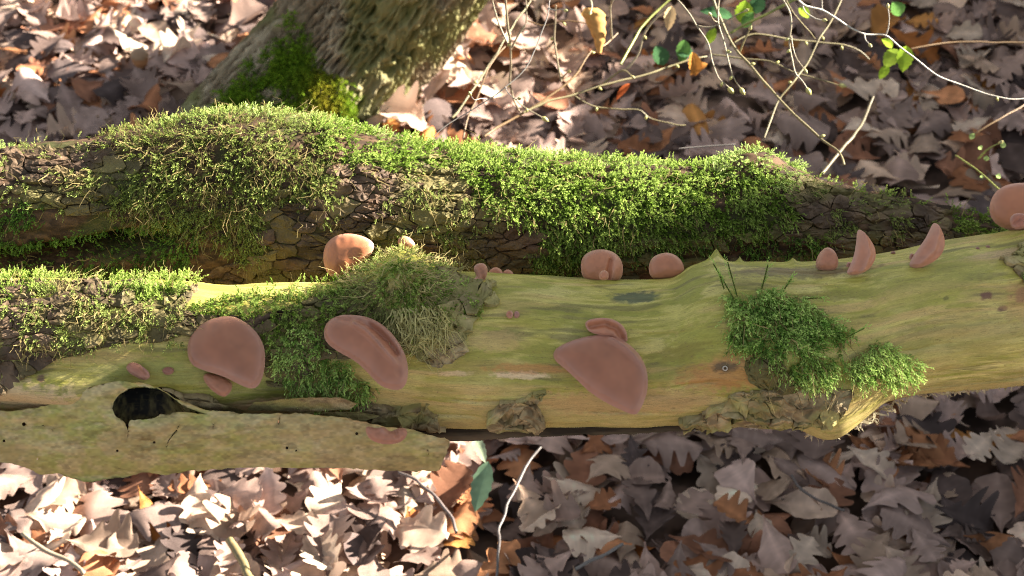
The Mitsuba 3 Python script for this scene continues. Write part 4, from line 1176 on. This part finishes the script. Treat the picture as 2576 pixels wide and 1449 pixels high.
for seed, cnt, box in ((901, 1100, (-2.2, -0.98, 0.4, 3.4)), (902, 900, (0.98, 2.2, 0.4, 3.4)), (903, 900, (-1.1, 1.1, 2.5, 3.6)), (904, 700, (-1.0, 1.0, 0.2, 1.0))):
    r, pos = scatter(cnt, *box, seed)
    pos[:, 2] = -0.004 + 0.026 * r.random(cnt)
    v, f, c = leaves(leaf_params(cnt, r.choice(5, cnt, p=[0.46, 0.26, 0.14, 0.02, 0.12]), r), pos, r.uniform(0, 6.28, cnt), r.normal(0, 0.25, cnt), r.normal(0, 0.25, cnt), r.normal(0.066, 0.014, cnt).clip(0.04, 0.10), 3, 16)
    more.append((v.reshape(-1, 3), (f[None] + (np.arange(cnt) * v.shape[1])[:, None, None]).reshape(-1, 3), c.reshape(-1, 3)))
v, f, c = join(more)
put('leaf_litter', v, f, 'leaf', True, c)
tag('leaf_litter', 'deep litter of fallen brown oak leaves covering the woodland floor', 'leaf litter', kind='stuff')

# ------------------------------------------------------------------ bare twigs and shoots at the upper right
def c2(pts):
    return [(859 + x / 3, y / 3) for x, y in pts]


def c3(pts):
    return [(1717 + x / 3, y / 3) for x, y in pts]


TW_PALE, TW_BROWN, TW_OLIVE, TW_GREEN, TW_GREY, TW_WHITE = (0.25, 0.21, 0.14), (0.17, 0.105, 0.05), (0.165, 0.14, 0.07), (0.19, 0.21, 0.05), (0.19, 0.175, 0.16), (0.38, 0.35, 0.30)


def twig(label, pts, d0, d1, w0, w1, col, buds=(), sides=(), group=None, name='bare_twig'):
    key = numbered(name)
    tag(key, label, 'twig', group)
    n = len(pts)
    dep = np.linspace(d0, d1, n)
    seed = counts[name]
    p = np.array([P(x, y, z) for (x, y), z in zip(pts, dep)])
    w = np.linspace(w0, w1, n) * 0.33 * dep / F
    v, f = tube(p, w, 7, wob=0.0016, seed=seed)
    put(key + '__stem', v, f, 'twig_bark', True, np.array(col) * (0.75 + 0.5 * meshkit.fbm(v * 60, 2, seed=seed))[:, None])
    for sp in sides:
        (x0, y0) = sp[0]
        near = int(np.argmin([math.hypot(x0 - a, y0 - b) for a, b in pts]))
        q = np.array([P(x, y, dep[near] - 0.006 * i) for i, (x, y) in enumerate(sp)])
        v, f = tube(q, np.linspace(0.8, 0.45, len(sp)) * w1 / 2 * dep[near] / F, 6, wob=0.001, seed=seed + 3)
        put(numbered(key + '__side_shoot'), v, f, 'twig_bark', True, np.tile(np.array(col) * 1.05, (len(v), 1)))
        ax = unit(q[-1] - q[-2])
        v, f = blob(q[-1] - ax * 0.0008, ax, 0.0055, 0.0016)
        put(numbered(key + '__bud'), v, f, 'twig_bark', True, np.tile(np.array([0.36, 0.33, 0.14]), (len(v), 1)))
    for t in buds:
        fidx = t * (n - 1)
        i = min(int(fidx), n - 2)
        o = p[i] + (p[i + 1] - p[i]) * (fidx - i)
        ax = unit(p[i + 1] - p[i])
        out = ax if t == 1 else unit(ax * 0.6 + np.cross(ax, FWD) * (1 if int(t * 100) % 2 else -1))
        v, f = blob(o + (out * w[i] * 0.6 if t < 1 else -ax * 0.001), out, 0.0075 if t == 1 else 0.0045, 0.0024 if t == 1 else 0.0015)
        put(numbered(key + '__bud'), v, f, 'twig_bark', True, np.tile(np.array([0.38, 0.36, 0.13]), (len(v), 1)))
    return p


twig('upright pale forked twig nearest the tree', c2([(1235, -40), (1255, 200), (1275, 330), (1280, 450), (1270, 600), (1290, 700), (1320, 800), (1352, 845)]), 1.70, 1.86, 9.5, 7, TW_PALE,
     buds=(0.28, 0.62), sides=[c2([(1252, 325), (1170, 120), (1135, -30)]), c2([(1283, 360), (1330, 270), (1398, 150), (1390, -30)])])
twig('thin curved silvery twig sweeping down to the moss', c2([(1565, -30), (1562, 60), (1500, 290), (1430, 440), (1330, 580), (1230, 660), (1100, 760), (900, 880), (800, 940), (690, 1035)]), 1.62, 1.60, 5, 4, TW_GREY,
     sides=[c2([(1562, 62), (1610, 78), (1650, 70), (1685, 78)]), c2([(1240, 655), (1255, 700), (1300, 745), (1335, 744)]), c2([(1105, 752), (1050, 745), (1000, 755), (975, 715)])])
twig('thick brown branch slanting up to the curled leaf', c2([(1080, 1035), (1200, 950), (1370, 850), (1600, 700), (1780, 550), (1890, 380), (2000, 330), (2085, 250)]), 1.82, 1.90, 10, 7, TW_BROWN, buds=(0.7,))
twig('long olive branch running right from the brown branch', c2([(1370, 850), (1550, 770), (1750, 720), (1980, 640), (2200, 590), (2400, 530), (2600, 460), (2760, 420)]), 1.84, 1.92, 10, 7, TW_OLIVE, buds=(0.4, 0.8), sides=[c2([(1980, 632), (2060, 570), (2130, 530), (2190, 575)])])
twig('short upright pale twig left of the curled leaf', c2([(1622, 40), (1608, 160), (1605, 280), (1625, 460), (1660, 612)]), 1.82, 1.86, 7, 8, TW_PALE, buds=(0.5,), sides=[c2([(1660, 590), (1685, 565), (1710, 545)])])
twig('straight olive-yellow shoot slanting beside the tree', c2([(1440, -20), (1300, 190), (1150, 430), (1000, 670), (840, 890)]), 1.98, 1.90, 7, 9, TW_OLIVE, buds=(0.35, 0.7))
twig('thin brown twig behind the straight olive shoot', c2([(1240, 350), (1160, 440), (1100, 530), (1010, 760), (950, 900), (925, 1050)]), 1.90, 1.86, 6, 7, TW_BROWN)
twig('thin fawn twig trailing right above the moss', c2([(1760, 720), (1930, 808), (2100, 822), (2250, 835), (2330, 890), (2430, 925), (2600, 940)]), 1.88, 1.90, 6, 5, TW_OLIVE, buds=(0.16, 0.6))
twig('thin fawn twig hanging under the pale forked one', c2([(1310, 735), (1360, 790), (1440, 840), (1520, 890)]), 1.80, 1.80, 5, 4, TW_PALE, buds=(0.5, 1))
twig('pale twig hanging from the top just right of the curled leaf', c2([(2055, -20), (2030, 100), (2040, 290)]), 1.76, 1.80, 8, 8, TW_PALE, sides=[c2([(1860, -30), (1890, 50), (1880, 90)])])
twig('yellow-green bramble shoot slanting left of the green leaves', c2([(2490, -20), (2260, 220), (2180, 350), (2105, 485)]), 1.95, 1.90, 9, 9, TW_GREEN)
twig('pale crooked twig crossing the bramble shoot', c2([(2460, 60), (2280, 260), (2230, 420), (2130, 540)]), 1.88, 1.90, 8, 8, TW_PALE, buds=(0.35,))
twig('brown arching twig across the curled leaf', c2([(1400, 155), (1540, 190), (1700, 160), (1860, 185)]), 1.90, 1.90, 5, 5, TW_BROWN, buds=(0.6,))
twig('slender twig with a side shoot, left of the diagonal branch', c3([(-160, -120), (0, 40), (110, 190), (190, 330), (230, 480), (270, 590), (320, 635), (350, 668)]), 1.66, 1.66, 6, 5, TW_PALE, buds=(1, 0.8), sides=[c3([(115, 192), (210, 205), (300, 170), (400, 115), (470, 84)])])
twig('knobbly hanging twig crossing the diagonal branch', c3([(280, -30), (265, 160), (320, 350), (350, 480), (375, 570), (440, 672)]), 1.67, 1.66, 7, 4.5, TW_PALE, buds=(0.8, 0.45, 1), sides=[c3([(265, 165), (235, 150), (212, 115)])])
twig('stout diagonal grey-brown branch ending above the moss cushion', c3([(225, -40), (290, 150), (370, 320), (510, 490), (660, 670), (760, 790), (900, 920), (1080, 1070), (1190, 1160), (1226, 1246)]), 1.74, 1.66, 12, 8, TW_OLIVE, buds=(0.33, 0.75), sides=[c3([(430, 395), (465, 310), (505, 225)])])
twig('white twig running right across the upper right', c3([(850, -30), (920, 40), (1050, 75), (1200, 165), (1370, 250), (1530, 270), (1650, 360), (1800, 470), (1930, 575), (2100, 640), (2400, 735), (2580, 742)]), 1.66, 1.74, 9, 5, TW_WHITE, buds=(0.9,), sides=[c3([(1530, 268), (1556, 180), (1550, 60)]), c3([(1370, 252), (1378, 295), (1410, 335)]), c3([(1050, 72), (1050, -20)]), c3([(905, 40), (930, 95), (990, 135), (1060, 150)])])
twig('hanging pale twig with a fat bud in the upper right', c3([(755, -20), (820, 200), (808, 310), (825, 430), (845, 545), (900, 610), (940, 672)]), 1.66, 1.66, 7, 5, TW_PALE, buds=(1, 0.3, 0.42), sides=[c3([(822, 270), (860, 430), (922, 525)])])
twig('thin twig arching off the hanging one', c3([(780, 0), (860, 120), (930, 210), (1000, 292)]), 1.72, 1.76, 5, 5, TW_OLIVE)
twig('long straight olive shoot slanting down behind the diagonal branch', c3([(1200, -20), (1110, 180), (1030, 300), (930, 490), (860, 590), (720, 770), (660, 920), (620, 1040)]), 1.86, 1.80, 8, 8, TW_OLIVE, buds=(0.25, 0.6))
twig('thick pale broken stem leaning right of the moss cushion', c3([(1440, 730), (1370, 900), (1300, 1010), (1180, 1150), (1050, 1310)]), 1.92, 1.78, 11, 13, (0.085, 0.068, 0.036))
twig('fawn twig running level across the upper right', c3([(390, 320), (530, 258), (800, 300), (1050, 320), (1290, 358), (1410, 450)]), 1.88, 1.92, 7, 6, TW_OLIVE, buds=(0.5, 0.72))
twig('lower fawn twig ending in a bud', c3([(220, 405), (450, 440), (650, 460), (850, 550), (1000, 590), (1190, 642)]), 1.84, 1.84, 6, 4.5, TW_OLIVE, buds=(0.45, 1))
twig('stout green shoot at the very top right of centre', c3([(870, -20), (640, 100), (500, 170), (355, 252)]), 1.92, 1.92, 11, 10, TW_GREEN)
twig('reddish twig running level at the right edge', c3([(1730, 372), (1880, 340), (2050, 315), (2300, 318), (2620, 322)]), 2.02, 2.05, 6, 6, TW_BROWN)
twig('leafy green shoot sloping down at the right edge', c3([(2060, 1180), (2180, 1250), (2300, 1350), (2420, 1450)]), 1.78, 1.72, 7, 7, TW_GREEN, sides=[c3([(2230, 1200), (2300, 1130), (2390, 1080)])])
twig('brown twig slanting at the right edge', c3([(2620, 760), (2520, 830), (2420, 880), (2200, 1010)]), 1.98, 1.95, 6, 6, TW_BROWN)
twig('pale twig lying level behind the moss crest', [(1708, 374), (1780, 368), (1850, 364)], 1.80, 1.80, 6, 5, TW_GREY)
# twigs lying on the litter below the logs
def ground_twig(label, pts, w, col):
    key = numbered('fallen_twig')
    tag(key, label, 'twig')
    p = np.array([G(x, y, 0.055) for x, y in pts])
    v, f = tube(p, w, 7, wob=0.004, seed=counts['fallen_twig'] + 20)
    put(key + '__stem', v, f, 'twig_bark', True, np.array(col) * 0.6 * (0.7 + 0.6 * meshkit.fbm(v * 60, 2, seed=5))[:, None])


ground_twig('long bent grey twig on the litter, nearest the green blade', [(1362, 1125), (1310, 1200), (1285, 1250), (1262, 1310), (1252, 1370), (1247, 1430), (1246, 1480)], 0.0014, (0.15, 0.13, 0.125))
ground_twig('curved grey-brown twig running from the shell end', [(1000, 1190), (1040, 1205), (1085, 1240), (1115, 1275), (1150, 1338)], 0.0016, (0.20, 0.16, 0.15))
ground_twig('short grey twig at the bottom centre right', [(1450, 1428), (1520, 1395), (1565, 1368)], 0.0017, (0.24, 0.22, 0.21))
ground_twig('yellowish broken stick at the bottom left of centre', [(575, 1355), (600, 1400), (640, 1470)], 0.0042, (0.33, 0.26, 0.12))
ground_twig('pale stick in the sunny litter at the bottom left', [(60, 1345), (120, 1385), (190, 1420), (210, 1445)], 0.0022, (0.42, 0.34, 0.24))
ground_twig('thin dark twig in the shade under the burr', [(1990, 1200), (2060, 1260), (2130, 1285)], 0.0014, (0.14, 0.11, 0.10))


# ------------------------------------------------------------------ green leaves, curled leaf, acorn
def blade(label, pts, depth, col, fold=0.25, cat='leaf', name='green_leaf', tip_up=0.0, group=None, bend=0.3, ground=None):
    """A simple leaf: outline from its base to its tip and width, folded along the rib, arched."""
    (x0, y0), (x1, y1), wid = pts
    a = P(x0, y0, depth) if ground is None else G(x0, y0, ground)
    b = P(x1, y1, depth - tip_up) if ground is None else G(x1, y1, ground + tip_up)
    ax = b - a
    ln = np.linalg.norm(ax)
    ax /= ln
    nrm = unit(-FWD * 0.6 + np.array([0, 0, 0.8]))
    side = unit(np.cross(ax, nrm))
    nrm = np.cross(side, ax)
    S, Aq = 13, 5
    t = np.linspace(0, 1, S)
    w = wid * depth / F * 0.5 * np.sin(np.pi * t ** 0.85) ** 0.75
    w = w * (1 + 0.10 * np.sin(t * 40))
    r = np.random.default_rng(int(x0 * 3 + y0) % 1000)
    v, c = [], []
    for i in range(S):
        for s in np.linspace(-1, 1, Aq):
            v.append(a + ax * ln * t[i] + side * w[i] * s + nrm * (fold * w[i] * abs(s) + bend * ln * t[i] * (1 - t[i]) + r.normal(0, 0.02) * w[i]))
            c.append(np.array(col) * (1.25 if s == 0 else 1.0) * r.uniform(0.85, 1.15))
    i, j = np.meshgrid(np.arange(S - 1), np.arange(Aq - 1), indexing='ij')
    q = np.stack([i * Aq + j, i * Aq + j + 1, (i + 1) * Aq + j + 1, (i + 1) * Aq + j], -1).reshape(-1, 4)
    key = numbered(name)
    put(key, np.array(v), np.vstack([q[:, [0, 1, 2]], q[:, [0, 2, 3]]]), 'leaf', True, np.array(c))
    tag(key, label, cat, group)


GD, GY, GB = (0.05, 0.115, 0.05), (0.24, 0.36, 0.035), (0.09, 0.19, 0.05)
blade('bright yellow-green leaf near the top, right of the curled leaf', ((1868, 60), (1875, 0), 46), 1.95, GY)
blade('grey-green glossy leaf at the top right of the bright one', ((1900, 35), (1912, -15), 40), 1.96, GD)
blade('dark green leaf left of the bright yellow-green one', ((1845, 45), (1760, 28), 34), 1.97, GD)
blade('green leaf hanging below the bright yellow-green one', ((1870, 70), (1895, 30), 30), 1.94, GB)
blade('small bright leaf below the dark green one', ((1780, 110), (1800, 70), 26), 1.96, GY)
blade('dark glossy leaf lowest on the left of the bramble', ((1670, 165), (1650, 115), 44), 1.98, GD)
blade('dark glossy leaf beside the lowest one on the bramble', ((1700, 130), (1745, 135), 40), 1.98, GD)
blade('dark rounded leaf under the level fawn twig', ((1722, 100), (1715, 160), 36), 1.98, GB)
blade('bright lime leaf at the top near the white twig', ((2010, 20), (2035, 45), 28), 1.92, GY)
blade('round green leaf at the upper right beside a thin shoot', ((2265, 40), (2245, 5), 42), 1.98, GB)
blade('lime leaf, topmost of the group under the white twig', ((2245, 120), (2218, 98), 24), 1.84, GY)
blade('broad lime leaf in the middle of the group under the white twig', ((2260, 125), (2225, 170), 42), 1.84, (0.27, 0.38, 0.05))
blade('lime leaf at the right of the group under the white twig', ((2280, 115), (2270, 182), 42), 1.83, GY)
blade('narrow lime leaf hanging lowest in the group', ((2235, 165), (2212, 200), 24), 1.84, GY)
for k, (x, y) in enumerate(((2440, 350), (2462, 368), (2480, 405), (2505, 440), (2520, 372), (2470, 440))):
    blade('tiny pale green leaf on the shoot at the right edge', ((x, y), (x + 12 - 5 * (k % 3), y - 14 + 22 * (k % 2)), 15), 1.77, (0.24, 0.32, 0.12), group='tiny pale leaves on the right edge shoot')
blade('long grey-green blade leaf hanging in the litter below the logs', ((1228, 1160), (1195, 1288), 52), 1.80, (0.17, 0.27, 0.17), fold=0.18, bend=0.12)
blade('narrow pale blade leaf just under the split log', ((1188, 1085), (1222, 1165), 30), 1.78, (0.33, 0.40, 0.27), fold=0.2, bend=0.12)
blade('orange curled leaf caught in the twigs under the bramble', ((1750, 190), (1742, 130), 34), 1.90, (0.36, 0.16, 0.04), fold=0.6, name='hanging_leaf')
blade('crumpled orange scrap of leaf hanging right of the orange curled one', ((1780, 160), (1735, 190), 22), 1.90, (0.46, 0.22, 0.06), fold=0.5, name='hanging_leaf')
blade('little rust-red leaf hanging under the long olive branch', ((1585, 210), (1550, 252), 18), 1.86, (0.36, 0.09, 0.03), fold=0.6, name='hanging_leaf')
blade('pale dead leaf hanging at the top among the bramble twigs', ((1690, 15), (1680, 78), 30), 1.88, (0.44, 0.32, 0.18), fold=0.7, name='hanging_leaf')

# the curled dead leaf: a rolled crinkled sheet
S, Aq = 22, 15
t = np.linspace(0, 1, S)
cl = np.array([P(x, y, 1.80) for x, y in ((1484, 22), (1492, 50), (1500, 80), (1505, 105), (1506, 134))])
cp = PchipInterpolator(np.linspace(0, 1, 5), cl)(t)
rw = np.interp(t, [0, 0.15, 0.4, 0.7, 1], [0.008, 0.0135, 0.0095, 0.0065, 0.002])
vv, cc = [], []
r = np.random.default_rng(55)
for i in range(S):
    for s in np.linspace(-1, 1, Aq):
        an = s * 2.35 + 1.1
        rr = rw[i] * (1 + 0.22 * s) * (1 + 0.18 * (meshkit.noise(np.array([t[i] * 9, s * 3.0, 2.0])) - 0.5)) + 0.0005 * math.sin(t[i] * 27 + s * 2)
        vv.append(cp[i] + rr * (math.sin(an) * RIGHT - math.cos(an) * FWD))
        cc.append(np.array([0.46, 0.27, 0.10]) * (0.85 + 0.3 * r.random()))
i, j = np.meshgrid(np.arange(S - 1), np.arange(Aq - 1), indexing='ij')
q = np.stack([i * Aq + j, i * Aq + j + 1, (i + 1) * Aq + j + 1, (i + 1) * Aq + j], -1).reshape(-1, 4)
put('curled_leaf', np.array(vv), np.vstack([q[:, [0, 1, 2]], q[:, [0, 2, 3]]]), 'leaf', True, np.array(cc))
tag('curled_leaf', 'rolled-up dry golden leaf hanging among the pale twigs', 'leaf')

o = G(352, 148, 0.055)
tag('acorn', 'brown acorn lying in the sunny litter left of the tree', 'acorn')
m = trimesh.creation.icosphere(3, 0.0105)
v = np.asarray(m.vertices) * [1, 1, 1.25]
put('acorn__nut', v + o, m.faces, 'twig_bark', True, np.tile([0.28, 0.13, 0.055], (len(v), 1)))
m = trimesh.creation.icosphere(3, 0.0122)
v = np.asarray(m.vertices)
v[:, 2] = np.maximum(v[:, 2] * 0.8, 0.001) + 0.0045
v = v * (1 + 0.06 * (meshkit.noise(v * 900) - 0.5)[:, None])
put('acorn__cup', v + o, m.faces, 'twig_bark', True, np.tile([0.22, 0.13, 0.07], (len(v), 1)))
